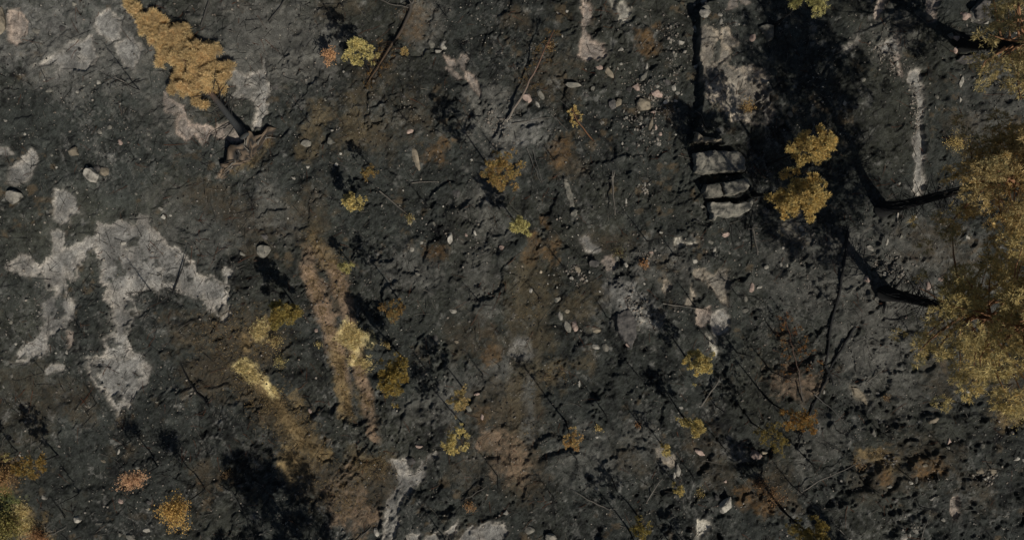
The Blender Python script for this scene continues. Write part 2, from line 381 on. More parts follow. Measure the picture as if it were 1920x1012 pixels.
def track(pts, r, c, amt, seed):
    P = WA(pts); rr = r/PXM
    ii = box_of(P, rr*2.5)
    x_ = X[ii]+0.22*fbm(X[ii], Y[ii], 1.5, 4, seed)
    d = seg_dist(x_, Y[ii], P, False)/rr
    d = d/(1.0+0.7*fbm(X[ii], Y[ii], 2.2, 3, seed+4))
    t_ = (P[:, 1].max()-Y[ii])/(np.ptp(P[:, 1])+1e-6)
    ends = sst(-0.02, 0.18, t_)*sst(1.03, 0.78, t_)
    fl = 0.45*sst(1.7, 0.5, d)*ends
    Z[ii] = Z[ii]*(1-fl)+(0.30*fbm(X[ii], Y[ii], 9, 3, 1)+0.03*fbm(X[ii], Y[ii], 1.3, 2, 2)-0.03)*fl
    st = vn(X[ii]*1.0+Y[ii]*0.12, Y[ii]*0.12, 0.16, seed+3)
    m = sst(1.5, 0.3, d+0.55*fbm(X[ii], Y[ii], 0.6, 4, seed+1, .62))*amt*ends*np.clip(0.95+0.45*st+1.2*fbm(X[ii], Y[ii], 1.4, 4, seed+2, .6), .05, 1.3)
    m = np.clip(m, 0, 1)[:, None]
    C[ii] = C[ii]*(1-m)+np.array(c)[None]*(0.9+0.4*vn(X[ii], Y[ii], 0.17, seed+6))[:, None]*m
for sd_, (pts, r, c, amt) in enumerate([
    (A(1, 1, [(300, 400), (305, 490), (340, 620), (400, 760), (445, 900), (468, 1010), (485, 1130), (520, 1310)]), 13, PK, .72),
    (A(1, 1, [(330, 320), (390, 400), (450, 500), (480, 640), (520, 780), (560, 960), (585, 1060), (620, 1200), (660, 1380), (685, 1450)]), 12, PK, .66),
    (A(1, 1, [(440, 900), (468, 1010), (485, 1130), (520, 1310)]), 10, TN, .7), (A(1, 1, [(520, 790), (560, 960), (590, 1080)]), 11, TN, .75),
    ([(1010, 430), (990, 500), (975, 600), (975, 700), (968, 830), (965, 960)], 18, OL, .26), ([(1046, 430), (1022, 520), (1008, 640), (1004, 820)], 12, OL, .30),
    ([(975, 480), (972, 620)], 22, OL, .3), ([(990, 690), (992, 840)], 9, (.10, .10, .09), .5),
    (B(300, 660, [(700, 150), (900, 330), (1010, 520), (1110, 650), (1150, 850)]), 15, TN, .55)]):
    track(pts, r, c, amt, 900+sd_*11)
for pts, r, amt in [(A(1, 1, [(520, 815), (545, 855)]), 12, .95), (A(1, 1, [(480, 860), (560, 880), (640, 870)]), 13, .6), (A(1, 1, [(545, 890), (565, 990)]), 9, .6), (B(300, 660, [(640, 110), (700, 150), (760, 200)]), 12, .85), (B(300, 660, [(830, 240), (920, 310)]), 8, .7), (B(300, 440, [(800, 720), (790, 790)]), 12, .5)]:
    veil(pts, r, (.62, .50, .24), amt, k); k += 1
# ---- bedrock laid bare; every exposure is an object of its own cut out of the same sheet
ROCKG = [0.150, 0.145, 0.135]
BED = [
 ('wide grey bedrock sheet with ragged pale rim, above its own long tongue', 'g', [
   A(0, 1, [(560, 230), (620, 232), (680, 222), (735, 245), (758, 205), (775, 175), (825, 205), (870, 280), (935, 350), (1010, 385), (1060, 430), (1092, 480), (1150, 530), (1195, 532), (1245, 570), (1262, 485), (1297, 522), (1272, 590), (1283, 640), (1266, 700), (1290, 748), (1250, 776), (1215, 742), (1152, 700), (1130, 640), (1080, 652), (1040, 622), (980, 600), (910, 592), (880, 612), (830, 592), (800, 622), (722, 640), (750, 682), (776, 742), (732, 722), (736, 802), (716, 862), (740, 950), (790, 966), (770, 1030), (490, 1030), (580, 958), (590, 880), (640, 832), (630, 742), (606, 682), (590, 600), (552, 560), (566, 470), (536, 430), (540, 380), (512, 356), (472, 388), (482, 442), (440, 478), (440, 532), (400, 556), (374, 545), (384, 620), (412, 700), (404, 776), (368, 760), (386, 832), (330, 832), (280, 880), (266, 960), (226, 972), (180, 960), (170, 1008), (98, 1006), (106, 970), (140, 900), (206, 890), (226, 822), (260, 780), (220, 742), (240, 690), (214, 680), (300, 632), (308, 602), (256, 592), (240, 540), (180, 530), (100, 506), (40, 490), (45, 458), (76, 470), (115, 408), (160, 430), (216, 464), (280, 420), (322, 392), (400, 372), (470, 330), (520, 300)]),
   A(0, 2, [(486, -12), (506, 80), (546, 160), (600, 190), (640, 250), (684, 312), (697, 270), (756, 250), (766, 200), (800, 170), (836, 110), (846, 55), (790, -12)])]),
 ('narrow wedge of grey bedrock near the photo left, above the wide sheet', 'g', [A(0, 1, [(318, 42), (375, 55), (420, 90), (460, 178), (390, 185), (400, 222), (350, 240), (305, 215), (312, 130)]), A(0, 1, [(290, 285), (330, 270), (368, 285), (366, 370), (335, 395), (298, 380)])]),
 ('thin pale bedrock chip below the left arm of the wide sheet', 'p', [A(0, 1, [(385, 830), (412, 840), (418, 890), (402, 930), (388, 880)])]),
 ('small flat grey bedrock chip at left, low on the char', 'g', [A(0, 2, [(260, 50), (290, 30), (370, 40), (360, 62), (300, 65), (265, 85)])]),
 ('pale bedrock strip right of the fallen pine trunk', 'g', [B(200, 0, [(885, 350), (905, 410), (905, 520), (890, 640), (868, 722), (830, 720), (836, 640), (830, 580), (790, 548), (720, 545), (716, 470), (680, 400), (720, 380), (780, 420), (868, 402)], 2.976)]),
 ('pinkish bedrock under the fallen pine lower branches', 'p', [B(200, 0, [(320, 520), (372, 560), (430, 600), (470, 700), (600, 720), (700, 680), (792, 742), (760, 800), (680, 792), (600, 742), (552, 812), (500, 762), (440, 792), (388, 740), (390, 680), (420, 640), (340, 622)], 2.976)]),
 ('dull grey bedrock left of the fallen pine crown', 'g', [A(0, 0, [(540, 90), (620, 50), (682, 130), (682, 212), (640, 232), (560, 202)]), A(0, 0, [(650, 252), (740, 212), (800, 252), (800, 332), (760, 392), (700, 372), (650, 302)]), A(0, 0, [(200, 372), (300, 312), (400, 242), (520, 202), (562, 322), (500, 392), (400, 392), (330, 400), (312, 472), (300, 420), (345, 370), (280, 360)])]),
 ('weathered bedrock beside the boulder at the top left edge', 'p', [A(0, 0, [(60, 60), (120, 60), (170, 130), (140, 200), (110, 262), (75, 240), (66, 160)])]),
 ('ragged grey bedrock at the left edge below the fallen pine', 'g', [A(0, 0, [(60, 1012), (66, 942), (130, 902), (190, 832), (222, 892), (182, 982), (100, 1040)]), A(0, 0, [(-30, 832), (60, 830), (84, 862), (40, 870), (-30, 872)])]),
 ('grey bedrock rib running down to the bottom edge beside brown litter', 'g', [A(1, 2, [(750, 562), (840, 546), (852, 620), (900, 640), (930, 570), (956, 592), (942, 652), (852, 752), (802, 822), (802, 900), (772, 1000), (760, 1050), (690, 1050), (735, 900), (730, 800), (792, 702), (790, 622)]), A(1, 2, [(955, 540), (1010, 512), (1022, 540), (980, 560)])]),
 ('broad grey bedrock slab cut by the bottom edge', 'g', [A(1, 2, [(1120, 1050), (1180, 952), (1300, 906), (1392, 906), (1402, 962), (1350, 1050)]), A(1, 2, [(1050, 962), (1122, 906), (1122, 952), (1080, 992)]), A(1, 2, [(930, 1040), (960, 970), (1020, 950), (1030, 1040)]), A(1, 2, [(850, 1040), (850, 975), (920, 960), (920, 1040)])]),
 ('speckled pink grey bedrock strip hanging from the top edge', 'p', [A(2, 0, [(380, -30), (430, -30), (442, 112), (412, 162), (432, 232), (500, 252), (527, 322), (480, 342), (420, 340), (374, 322), (376, 262), (402, 182), (394, 92)])]),
 ('pale blunt bedrock knob at the top edge', 'w', [A(2, 0, [(588, 32), (612, 22), (656, 76), (636, 132), (600, 120), (586, 80)]), A(2, 0, [(540, -30), (585, -30), (575, 20), (565, 60), (552, 50)])]),
 ('pale pink bedrock streak with a pointed lower end', 'p', [A(1, 0, [(1050, 312), (1110, 332), (1120, 372), (1090, 382)]), A(1, 0, [(1130, 332), (1150, 300), (1180, 302), (1190, 326), (1166, 362), (1162, 396), (1142, 380)]), A(1, 0, [(1168, 400), (1216, 412), (1250, 500), (1252, 548), (1212, 492), (1172, 432)]), A(1, 0, [(1060, 380), (1100, 390), (1145, 440), (1120, 440)])]),
 ('tan bedrock squares on top of the rock shelf', 't', [B(1240, 0, [(290, 260), (330, 250), (420, 272), (432, 320), (372, 402), (288, 392), (275, 350)]), B(1240, 0, [(446, 246), (492, 250), (522, 322), (592, 360), (532, 402), (450, 402)]), B(1240, 0, [(280, 402), (376, 412), (372, 492), (290, 512)]), B(1240, 0, [(450, 410), (522, 412), (512, 492), (440, 502)])]),
 ('large tan bedrock plate on the rock shelf, half shaded by pines', 't', [B(1240, 0, [(290, 527), (450, 522), (570, 545), (690, 552), (800, 550), (830, 600), (830, 700), (852, 820), (882, 890), (872, 972), (700, 982), (570, 972), (480, 900), (400, 850), (330, 800), (300, 700), (300, 600)])]),
 ('pale pink bedrock triangle at the top edge above the shelf', 'p', [B(1240, 0, [(522, -20), (548, -5), (582, 86), (500, 102)]), B(1240, 0, [(590, 40), (630, 14), (684, 46), (640, 62)])]),
 ('heart shaped tan bedrock with grey middle', 't', [A(2, 1, [(1085, 500), (1130, 522), (1150, 492), (1196, 490), (1206, 560), (1190, 620), (1206, 700), (1150, 650), (1100, 592), (1080, 550)])]),
 ('small ragged tan bedrock beside the heart shaped one', 't', [A(2, 1, [(1008, 492), (1080, 484), (1062, 562), (1020, 540)])]),
 ('ochre tan bedrock patch below the heart shaped one', 'p', [A(2, 1, [(1025, 716), (1100, 704), (1108, 782), (1060, 812), (1034, 792)])]),
 ('grey mottled bedrock patch right of the ochre one', 'g', [A(2, 1, [(1112, 742), (1180, 712), (1222, 762), (1190, 832), (1130, 866), (1106, 802)])]),
 ('thin pale bedrock spike pointing down', 'w', [A(2, 1, [(1078, 848), (1110, 880), (1136, 880), (1141, 975), (1110, 920)])]),
 ('small pale bedrock patch with a thin tail to the right', 'w', [A(2, 1, [(905, 322), (940, 310), (956, 345), (1036, 345), (1032, 357), (912, 362)])]),
 ('pinkish square bedrock patch in the middle of the char', 'p', [A(2, 1, [(500, 452), (520, 422), (566, 414), (577, 482), (530, 492)])]),
 ('striped grey bedrock fin in the middle of the char', 'g', [A(2, 1, [(378, 322), (420, 308), (450, 345), (502, 382), (470, 402), (420, 382)])]),
 ('small tan bedrock blade left of the long dark twig', 't', [A(2, 1, [(842, 560), (862, 548), (884, 580), (858, 630), (836, 610)]), A(2, 1, [(995, 565), (1000, 600), (1025, 635), (995, 640)]), A(2, 1, [(975, 655), (995, 650), (1000, 682), (970, 680)])]),
 ('long pale bedrock crest running down beside the tall pines', 'g', [B(1580, 0, [(520, 560), (600, 560), (610, 700), (617, 900), (606, 1012), (606, 1160), (620, 1300), (637, 1440), (592, 1540), (590, 1590), (560, 1570), (528, 1530), (560, 1430), (560, 1300), (540, 1130), (560, 1012), (582, 850), (540, 740), (508, 640)])]),
 ('pale pink bedrock strip under the shade at the top right', 'p', [B(1580, 0, [(400, 290), (420, 350), (440, 560), (455, 620), (430, 600), (390, 440), (375, 330)]), B(1580, 0, [(640, -20), (730, -20), (690, 100), (690, 190), (640, 200), (630, 120)]), B(1580, 0, [(260, -20), (310, -10), (250, 170), (232, 170)])]),
 ('bright pale bedrock patch near the bottom edge', 'w', [B(1240, 772, [(285, 858), (372, 860), (387, 902), (350, 952), (312, 972), (290, 1060), (258, 1060), (290, 942)])]),
 ('upright tan bedrock patch at the lower right', 'p', [B(1580, 772, [(820, 692), (840, 650), (882, 660), (880, 732), (902, 782), (880, 827), (850, 822)])]),
 ('pale bedrock stub beside the wedge boulder', 't', [A(2, 2, [(812, 500), (850, 495), (860, 545), (900, 540), (912, 590), (885, 600), (850, 580), (815, 560)])]),
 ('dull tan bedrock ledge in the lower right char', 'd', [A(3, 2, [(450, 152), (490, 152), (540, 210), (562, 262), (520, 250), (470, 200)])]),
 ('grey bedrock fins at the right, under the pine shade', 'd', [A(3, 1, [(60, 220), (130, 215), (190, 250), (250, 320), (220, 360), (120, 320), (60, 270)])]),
 ('smeared grey bedrock at the top right beside the pine shadow', 'g', [A(3, 0, [(400, 265), (470, 250), (495, 190), (497, 240), (460, 292), (420, 292)]), A(3, 0, [(600, 260), (690, 220), (720, 300), (620, 305)])]),
]
BT = {'g': ((0.185, 0.177, 0.158), (0.31, 0.28, 0.235)), 'p': ((0.20, 0.172, 0.145), (0.36, 0.285, 0.225)), 't': ((0.21, 0.185, 0.148), (0.37, 0.305, 0.225)),
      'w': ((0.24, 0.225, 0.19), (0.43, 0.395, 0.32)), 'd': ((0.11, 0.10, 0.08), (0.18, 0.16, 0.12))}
bid = np.full(N, -1, np.int32)
for b, (lab, tone, polys) in enumerate(BED):
    for pts in polys:
        P = WA(pts)
        ii = box_of(P, 0.8)
        x_, y_ = X[ii], Y[ii]
        area = 0.5*abs(float(np.sum(P[:, 0]*np.roll(P[:, 1], 1)-P[:, 1]*np.roll(P[:, 0], 1))))
        wa = min(0.22, 0.05+0.05*math.sqrt(area))
        s = poly_sd(x_+wa*fbm(x_, y_, 0.6, 4, 201)+0.07*vn(x_, y_, 0.16, 205), y_+wa*fbm(x_, y_, 0.6, 4, 211)+0.07*vn(x_, y_, 0.16, 215), P)
        s = s+wa*0.9*fbm(x_, y_, 0.40, 4, 221)+0.03
        m = sst(-0.08, 0.10, s+0.10*min(1, area/10)*fbm(x_, y_, 0.15, 2, 291))
        dust = 0.55*np.exp(-(np.maximum(-s, 0)/0.22)**2)*np.clip(0.35+0.9*fbm(x_, y_, 0.45, 4, 281), 0, 1)*(1-m)
        C[ii] = C[ii]*(1-dust)[:, None]+np.array([0.10, 0.094, 0.08])[None]*dust[:, None]
        hole = sst(0.26, 0.36, fbm(x_, y_, 1.1, 5, 231+b, 0.62))*sst(0.02, 0.3, s)*min(1, area/8)
        m = m*(1-0.8*hole)
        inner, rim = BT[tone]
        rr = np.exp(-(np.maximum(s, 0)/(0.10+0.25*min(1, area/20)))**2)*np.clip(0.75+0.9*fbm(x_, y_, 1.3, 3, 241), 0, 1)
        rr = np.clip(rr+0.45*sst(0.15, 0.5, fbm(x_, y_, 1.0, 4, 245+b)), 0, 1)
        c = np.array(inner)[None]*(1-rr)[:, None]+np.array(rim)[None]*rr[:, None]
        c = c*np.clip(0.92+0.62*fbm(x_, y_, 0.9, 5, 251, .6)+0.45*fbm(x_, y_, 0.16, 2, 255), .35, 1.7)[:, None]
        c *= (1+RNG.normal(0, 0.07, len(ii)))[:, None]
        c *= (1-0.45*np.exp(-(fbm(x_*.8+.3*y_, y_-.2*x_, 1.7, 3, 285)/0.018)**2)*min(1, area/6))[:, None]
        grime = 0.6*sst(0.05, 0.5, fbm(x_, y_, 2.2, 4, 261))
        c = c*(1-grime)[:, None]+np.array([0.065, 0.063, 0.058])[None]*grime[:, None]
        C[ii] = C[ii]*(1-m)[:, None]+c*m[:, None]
        zf = 0.30*fbm(x_, y_, 9, 3, 1)+0.03*fbm(x_, y_, 0.8, 4, 271)
        shelf = (Z[ii] > zf+0.45) & (PX[ii] > 1280) & (PX[ii] < 1520) & (PY[ii] < 300)
        Z[ii] = np.where(shelf, Z[ii], Z[ii]*(1-0.7*m)+(zf-0.01)*0.7*m)
        bid[ii[(m > 0.5)]] = b
C = np.clip(C, 0.006, 0.9)
outside = (np.abs(X) > 36.05) | (np.abs(Y) > 20.65)
C[outside] = ash*(1+0.6*lo[outside])[:, None]
Zg = Z.reshape(NY, NX)
def hz(x, y):
    i = np.clip(np.searchsorted(xs, x)-1, 0, NX-2); j = np.clip(np.searchsorted(ys, y)-1, 0, NY-2)
    return float(Zg[j, i])
nxv = -np.gradient(Zg, xs, axis=1); nyv = -np.gradient(Zg, ys, axis=0)
NRM = np.stack([nxv.ravel(), nyv.ravel(), np.ones(N)], 1)
NRM /= np.linalg.norm(NRM, axis=1)[:, None]
idx = np.arange(N).reshape(NY, NX)
FQ = np.stack([idx[:-1, :-1].ravel(), idx[:-1, 1:].ravel(), idx[1:, 1:].ravel(), idx[1:, :-1].ravel()], 1)
fb = bid[FQ]
fid = np.where((fb[:, 0] == fb[:, 2]) | (fb[:, 0] == fb[:, 1]), fb[:, 0], fb[:, 3])
VV = np.stack([X, Y, Z], 1)
def sheet(name, sel, label, kind='structure'):
    F = FQ[sel]
    u, inv = np.unique(F.ravel(), return_inverse=True)
    me = build_mesh(name, VV[u], inv.reshape(F.shape), C[u], M_GROUND, True)
    me.normals_split_custom_set_from_vertices(NRM[u].tolist())
    return tag(link(name, me), label, None, None, kind)
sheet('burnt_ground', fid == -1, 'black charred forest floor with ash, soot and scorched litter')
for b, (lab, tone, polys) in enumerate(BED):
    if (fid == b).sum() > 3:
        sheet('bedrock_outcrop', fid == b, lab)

# ------------------------------------------------------------------ labels that single things out
MARKS = [("the fallen pine", 330, 110), ("the upturned root plate", 462, 285), ("the three stone blocks", 1352, 350), ("the twin yellow grass tracks", 640, 600), ("the wide bedrock sheet", 250, 470),
         ("the long bedrock tongue", 222, 690), ("the fishbone dead tree", 730, 90), ("the leaning dead pine", 992, 150), ("the heart shaped bedrock", 1335, 530), ("the orange pine by the blocks", 1495, 370),
         ("the rock shelf edge", 1303, 150), ("the pale wedge boulder", 1358, 942), ("the pale boulder by the dark shadow", 500, 475), ("the long pale slab", 1072, 370), ("the tyre cleat marks", 985, 800),
         ("the round orange birch", 335, 955), ("the black shadow at the bottom edge", 510, 950), ("the tall right hand pines", 1800, 450), ("the bedrock crest", 1715, 260), ("the ochre soil bank", 1740, 865),
         ("the striped bedrock fin", 1105, 455), ("the yellow pine with two dark shadows", 678, 105), ("the reddish bare tree", 1490, 690), ("the black forked trunk", 1555, 640), ("the white stones at the bottom edge", 1695, 995),
         ("the round lone yellow pine", 668, 380), ("the grey bedrock rib", 745, 920)]
ORD = ["nearest", "second nearest", "third nearest", "fourth nearest", "fifth nearest", "sixth nearest", "seventh nearest", "eighth nearest", "ninth nearest", "tenth nearest", "eleventh nearest", "twelfth nearest"]
PENDING = []
def autolabel(o, desc, p, cat, group=None):
    PENDING.append((o, desc, p)); tag(o, None, cat, group)
def flush_labels():
    bins = {}
    for o, desc, p in PENDING:
        best = min((m for m in MARKS if math.hypot(m[1]-p[0], m[2]-p[1]) > 22), key=lambda m: math.hypot(m[1]-p[0], m[2]-p[1]))
        a = math.degrees(math.atan2(best[2]-p[1], p[0]-best[1])) % 360
        sec = ["right of", "above right of", "above", "above left of", "left of", "below left of", "below", "below right of"][int((a+22.5)//45) % 8]
        bins.setdefault((desc, sec, best[0]), []).append((math.hypot(best[1]-p[0], best[2]-p[1]), o))
    for (desc, sec, m), L in bins.items():
        L.sort(key=lambda t: t[0])
        for r, (d, o) in enumerate(L):
            o['label'] = f"{desc} {sec} {m}"+("" if len(L) == 1 else ", "+ORD[min(r, 11)])

# ------------------------------------------------------------------ stones and slabs
def facet_stone(seed, sub, ncut=13):
    r = np.random.default_rng(seed)
    bm = bmesh.new(); bmesh.ops.create_icosphere(bm, subdivisions=sub, radius=1.0)
    V = np.array([v.co[:] for v in bm.verts])
    for c in range(ncut):
        n = r.normal(size=3); n /= np.linalg.norm(n)
        d = r.uniform(0.42, 0.78)
        e = np.maximum(V@n-d, 0)
        V -= e[:, None]*n[None]*0.92
    V -= (V.max(0)+V.min(0))/2
    V /= np.abs(V).max(0)
    V *= (1+0.035*r.normal(size=len(V)))[:, None]
    for v, c in zip(bm.verts, V): v.co = c
    me = bpy.data.meshes.new('stone'); bm.to_mesh(me); bm.free()
    return me
STONE_L = [facet_stone(i, 3) for i in range(7)]
STONE_S = [facet_stone(i+50, 2, 9) for i in range(8)]
_tm = {}
def toned(me, tone):
    key = (me.name, tone)
    if key not in _tm:
        m = me.copy(); m.materials.clear(); m.materials.append(ROCKS[tone]); _tm[key] = m
    return _tm[key]
rs = random.Random(3)
def stone(p, rx, ry, tone, rot=None, flat=0.6, label=None):
    """rx, ry in photograph pixels"""
    x, y = W(p)
    a, b = rx/PXM, ry/PXM
    big = max(a, b) > 0.28
    me = toned(rs.choice(STONE_L if big else STONE_S), tone)
    o = link('boulder' if big else 'stone', me)
    hh = min(a, b)*flat*1.15
    o.scale = (a*1.12, b*1.12, hh)
    o.rotation_euler = (rs.uniform(-.15, .15), rs.uniform(-.15, .15), rs.uniform(-.5, .5) if rot is None else rot)
    o.location = (x, y, hz(x, y)+hh*0.12)
    size = 'large' if max(a, b) > 0.42 else 'mid-sized' if max(a, b) > 0.24 else 'small' if max(a, b) > 0.12 else 'tiny'
    shape = 'elongated ' if max(a, b) > 1.7*min(a, b) else ''
    noun = 'boulder' if big else 'stone'
    tag(o, None, noun, 'boulders on the char' if big else 'stones scattered over the char')
    if label: o['label'] = label
    else: autolabel(o, f"{size} {TONE[tone]} {shape}{noun}", p, noun, o['group'])
    return o
SP = []
def stones(c, r, L):
    for t in L:
        p = A(c, r, [t[:2]])[0]
        tone = t[2]; rx = t[3]/2.977; ry = (t[4] if len(t) > 4 else t[3]*rs.uniform(.75, 1.05))/2.977
        stone(p, rx, ry, tone)
stone((5, 42), 13, 27, 't', 0.0, 0.7, 'big yellowish boulder cut by the top left edge')
stone((33, 371), 12, 12, 'w', 0.0, 0.9, 'round pale boulder alone at the left edge with dark top')
stone((500, 472), 11, 11, 'g', 0.2, 0.9, 'pale boulder standing just above a black pine shadow')
stone((1358, 942), 10, 16, 'w', -0.3, 0.8, 'pale wedge shaped boulder with a lit right edge')
stone((179, 329), 13, 11, 'w', -0.4, 0.7, 'largest of three pale stones touching each other')
stone((198, 322), 8, 8, 't', 0.1, 0.8, 'tan right hand one of three stones touching each other')
stone((187, 317), 6, 5, 'd', 0.1, 0.7, 'dark upper one of three stones touching each other')
stone((1823, 34), 14, 13, 'w', -0.4, 0.7, 'brightest white boulder at the top right by a pine trunk')
stones(0, 0, [(428, 30, 'g', 12), (210, 180, 'g', 20, 15), (565, 467, 'w', 14), (485, 483, 'w', 16, 10), (442, 517, 'w', 11), (680, 587, 'w', 7), (38, 675, 'w', 9), (150, 750, 'w', 9), (565, 740, 'g', 15), (622, 715, 'g', 13), (677, 797, 'p', 15), (425, 848, 't', 31, 25), (297, 868, 'g', 9), (323, 937, 'w', 6), (285, 510, 'g', 20, 12), (497, 615, 'w', 7), (571, 668, 'g', 8), (840, 750, 'g', 10, 14), (250, 450, 'w', 6), (1105, 230, 'g', 11), (350, 160, 'd', 18), (240, 250, 'g', 9), (450, 280, 'd', 9)])
stones(1, 0, [(978, 252, 'g', 18, 22), (1048, 255, 'w', 20, 24), (1020, 292, 'w', 18, 9), (430, 733, 'w', 9), (285, 800, 'g', 26), (430, 795, 'g', 23), (350, 858, 'w', 14), (455, 922, 'w', 13), (480, 864, 'w', 8), (297, 934, 'w', 10), (212, 995, 'w', 13, 7), (395, 560, 'g', 12), (252, 602, 'd', 14), (1020, 748, 'g', 18), (1203, 890, 'w', 8), (860, 735, 'p', 50, 13), (895, 890, 't', 17, 58), (110, 490, 'd', 18), (825, 540, 'd', 9)])
stones(2, 0, [(258, 82, 'w', 13, 8), (306, 73, 'w', 9), (602, 287, 'w', 14), (590, 388, 'w', 8), (605, 362, 'w', 8), (279, 218, 'w', 8), (537, 410, 't', 18, 38), (480, 385, 'p', 22), (750, 375, 'w', 8, 20), (732, 430, 'g', 16, 30), (690, 490, 'p', 20), (803, 490, 'w', 12), (805, 530, 'p', 28, 24), (735, 590, 't', 40, 34), (560, 580, 'd', 22, 30), (595, 575, 't', 16, 26), (460, 497, 'g', 20, 14), (855, 573, 'w', 17, 11), (910, 565, 'w', 14, 9), (788, 630, 'p', 15, 9), (85, 545, 'p', 28, 24), (160, 530, 'g', 15, 30), (143, 590, 'w', 9, 24), (638, 660, 'w', 9), (503, 683, 'w', 10), (718, 662, 'g', 14), (712, 690, 'w', 9), (770, 695, 't', 12, 34), (800, 715, 'p', 8, 14), (683, 728, 'w', 6), (778, 746, 'w', 8), (820, 803, 'w', 13), (617, 803, 'w', 9), (912, 752, 'w', 6), (640, 828, 'd', 18, 13), (900, 322, 'g', 12), (935, 250, 'w', 18, 12), (1050, 115, 'w', 27, 22), (1015, 175, 'w', 14, 20), (1145, 105, 'w', 14, 11), (1148, 145, 'w', 11, 16), (1060, 70, 'g', 22, 14), (1065, 20, 'w', 20, 16), (1125, 10, 'g', 10, 18), (855, 910, 'g', 8), (300, 1000, 'g', 14), (740, 105, 'w', 8), (860, 470, 'd', 18), (895, 500, 'w', 10, 16), (920, 525, 'w', 12), (660, 500, 'd', 20), (825, 750, 'p', 10), (655, 410, 'g', 8), (1015, 385, 'w', 10, 18), (1330, 225, 'p', 16, 20), (1250, 155, 'w', 6), (875, 250, 'g', 9), (340, 485, 'g', 40, 14), (415, 535, 'd', 14)])
stones(3, 0, [(880, 110, 't', 24), (1068, 112, 'p', 26, 20), (1190, 130, 'w', 18, 16), (1020, 230, 'p', 20, 13), (1030, 290, 'p', 12, 20), (990, 215, 'g', 16), (1058, 465, 'w', 10, 30), (1055, 565, 'w', 8, 16), (420, 580, 'w', 9, 14), (120, 640, 'g', 18), (710, 360, 'w', 9, 14), (515, 455, 'g', 12), (565, 150, 'w', 10), (425, 275, 'w', 16, 10), (1350, 200, 'w', 14, 6), (885, 475, 'g', 5), (920, 550, 'g', 12), (1125, 10, 'w', 18, 8)])
stones(0, 1, [(740, 227, 'g', 21, 20), (900, 155, 'w', 13, 9), (915, 200, 'w', 13), (377, 372, 'w', 9), (1360, 405, 'g', 18, 9), (1270, 600, 'g', 15), (390, 950, 'w', 10), (680, 345, 'w', 18, 10), (695, 372, 'w', 14, 10), (442, 65, 'w', 7), (765, 70, 'g', 9), (952, 190, 'w', 7), (168, 375, 'w', 6), (15, 200, 'w', 12, 7), (60, 785, 'g', 12), (320, 955, 'w', 6), (98, 905, 'w', 7), (1330, 485, 'g', 8), (35, 155, 'g', 12), (280, 910, 'w', 6)])
stones(1, 1, [(1087, 320, 'w', 14, 28), (870, 380, 'w', 12), (1225, 290, 'w', 8, 14), (925, 342, 'w', 10), (1375, 370, 'p', 16, 12), (905, 515, 'g', 12), (1100, 722, 'w', 20, 12), (1120, 892, 't', 11), (1005, 870, 'd', 16, 20), (340, 830, 'p', 11), (860, 235, 't', 12), (182, 207, 'w', 6), (820, 50, 'w', 6), (1045, 140, 'w', 6), (1195, 215, 'g', 8), (1175, 300, 'p', 9), (1120, 65, 'd', 22), (60, 310, 'd', 20, 14), (760, 48, 'w', 5), (1335, 710, 'w', 5), (995, 235, 'g', 7, 14)])
stones(2, 1, [(350, 180, 'g', 22, 20), (630, 467, 'w', 13), (365, 490, 't', 13, 20), (455, 455, 'd', 26, 20), (105, 607, 'w', 8, 13), (415, 552, 'w', 8), (330, 540, 'w', 10), (468, 825, 't', 25, 18), (465, 918, 'w', 22, 14), (522, 925, 'g', 24, 20), (385, 830, 'w', 7), (268, 750, 'w', 15, 22), (305, 722, 't', 14), (350, 805, 'p', 17, 32), (305, 800, 'g', 18, 40), (640, 105, 'w', 7, 25), (710, 20, 'w', 8), (740, 15, 'w', 7, 14), (742, 45, 'w', 7), (768, 18, 'w', 8, 6), (830, 285, 'w', 10), (1190, 297, 'p', 20, 13), (1130, 390, 'w', 10, 26), (1010, 445, 'w', 14, 12), (1298, 650, 'g', 12, 21), (1338, 595, 'p', 16, 24), (1385, 590, 'w', 18, 8), (1415, 478, 'w', 12), (735, 570, 'w', 7), (370, 300, 'w', 6), (487, 613, 'w', 6), (705, 718, 'w', 12, 20), (715, 765, 'w', 22, 14), (655, 910, 'p', 22, 14), (1110, 338, 'g', 16), (780, 400, 'p', 16, 10), (255, 660, 'g', 18), (55, 475, 't', 8), (430, 505, 'w', 7), (490, 245, 'd', 7), (585, 430, 'g', 12), (565, 510, 'g', 7), (690, 815, 'g', 20, 12), (1270, 465, 'w', 6), (1300, 720, 'g', 18, 12), (160, 505, 't', 8), (200, 570, 'w', 5), (250, 590, 'w', 5), (1055, 140, 'g', 14, 10), (1215, 400, 'w', 8)])
stones(3, 1, [(185, 265, 'w', 18), (205, 300, 'g', 22), (225, 325, 'g', 18), (570, 372, 'w', 20, 12), (640, 525, 'w', 15, 20), (545, 545, 'p', 16), (873, 585, 'p', 14, 24), (955, 547, 'p', 20, 9), (735, 305, 'g', 8, 12), (65, 465, 'w', 12), (100, 470, 'w', 10, 14), (1097, 313, 'w', 14, 8), (660, 335, 'w', 8, 22), (710, 195, 'w', 8, 12), (515, 80, 'g', 7), (720, 15, 'w', 7), (810, 585, 'd', 16, 20), (980, 575, 'w', 12, 7), (75, 372, 'w', 7), (755, 755, 'p', 8), (90, 155, 'p', 8)])
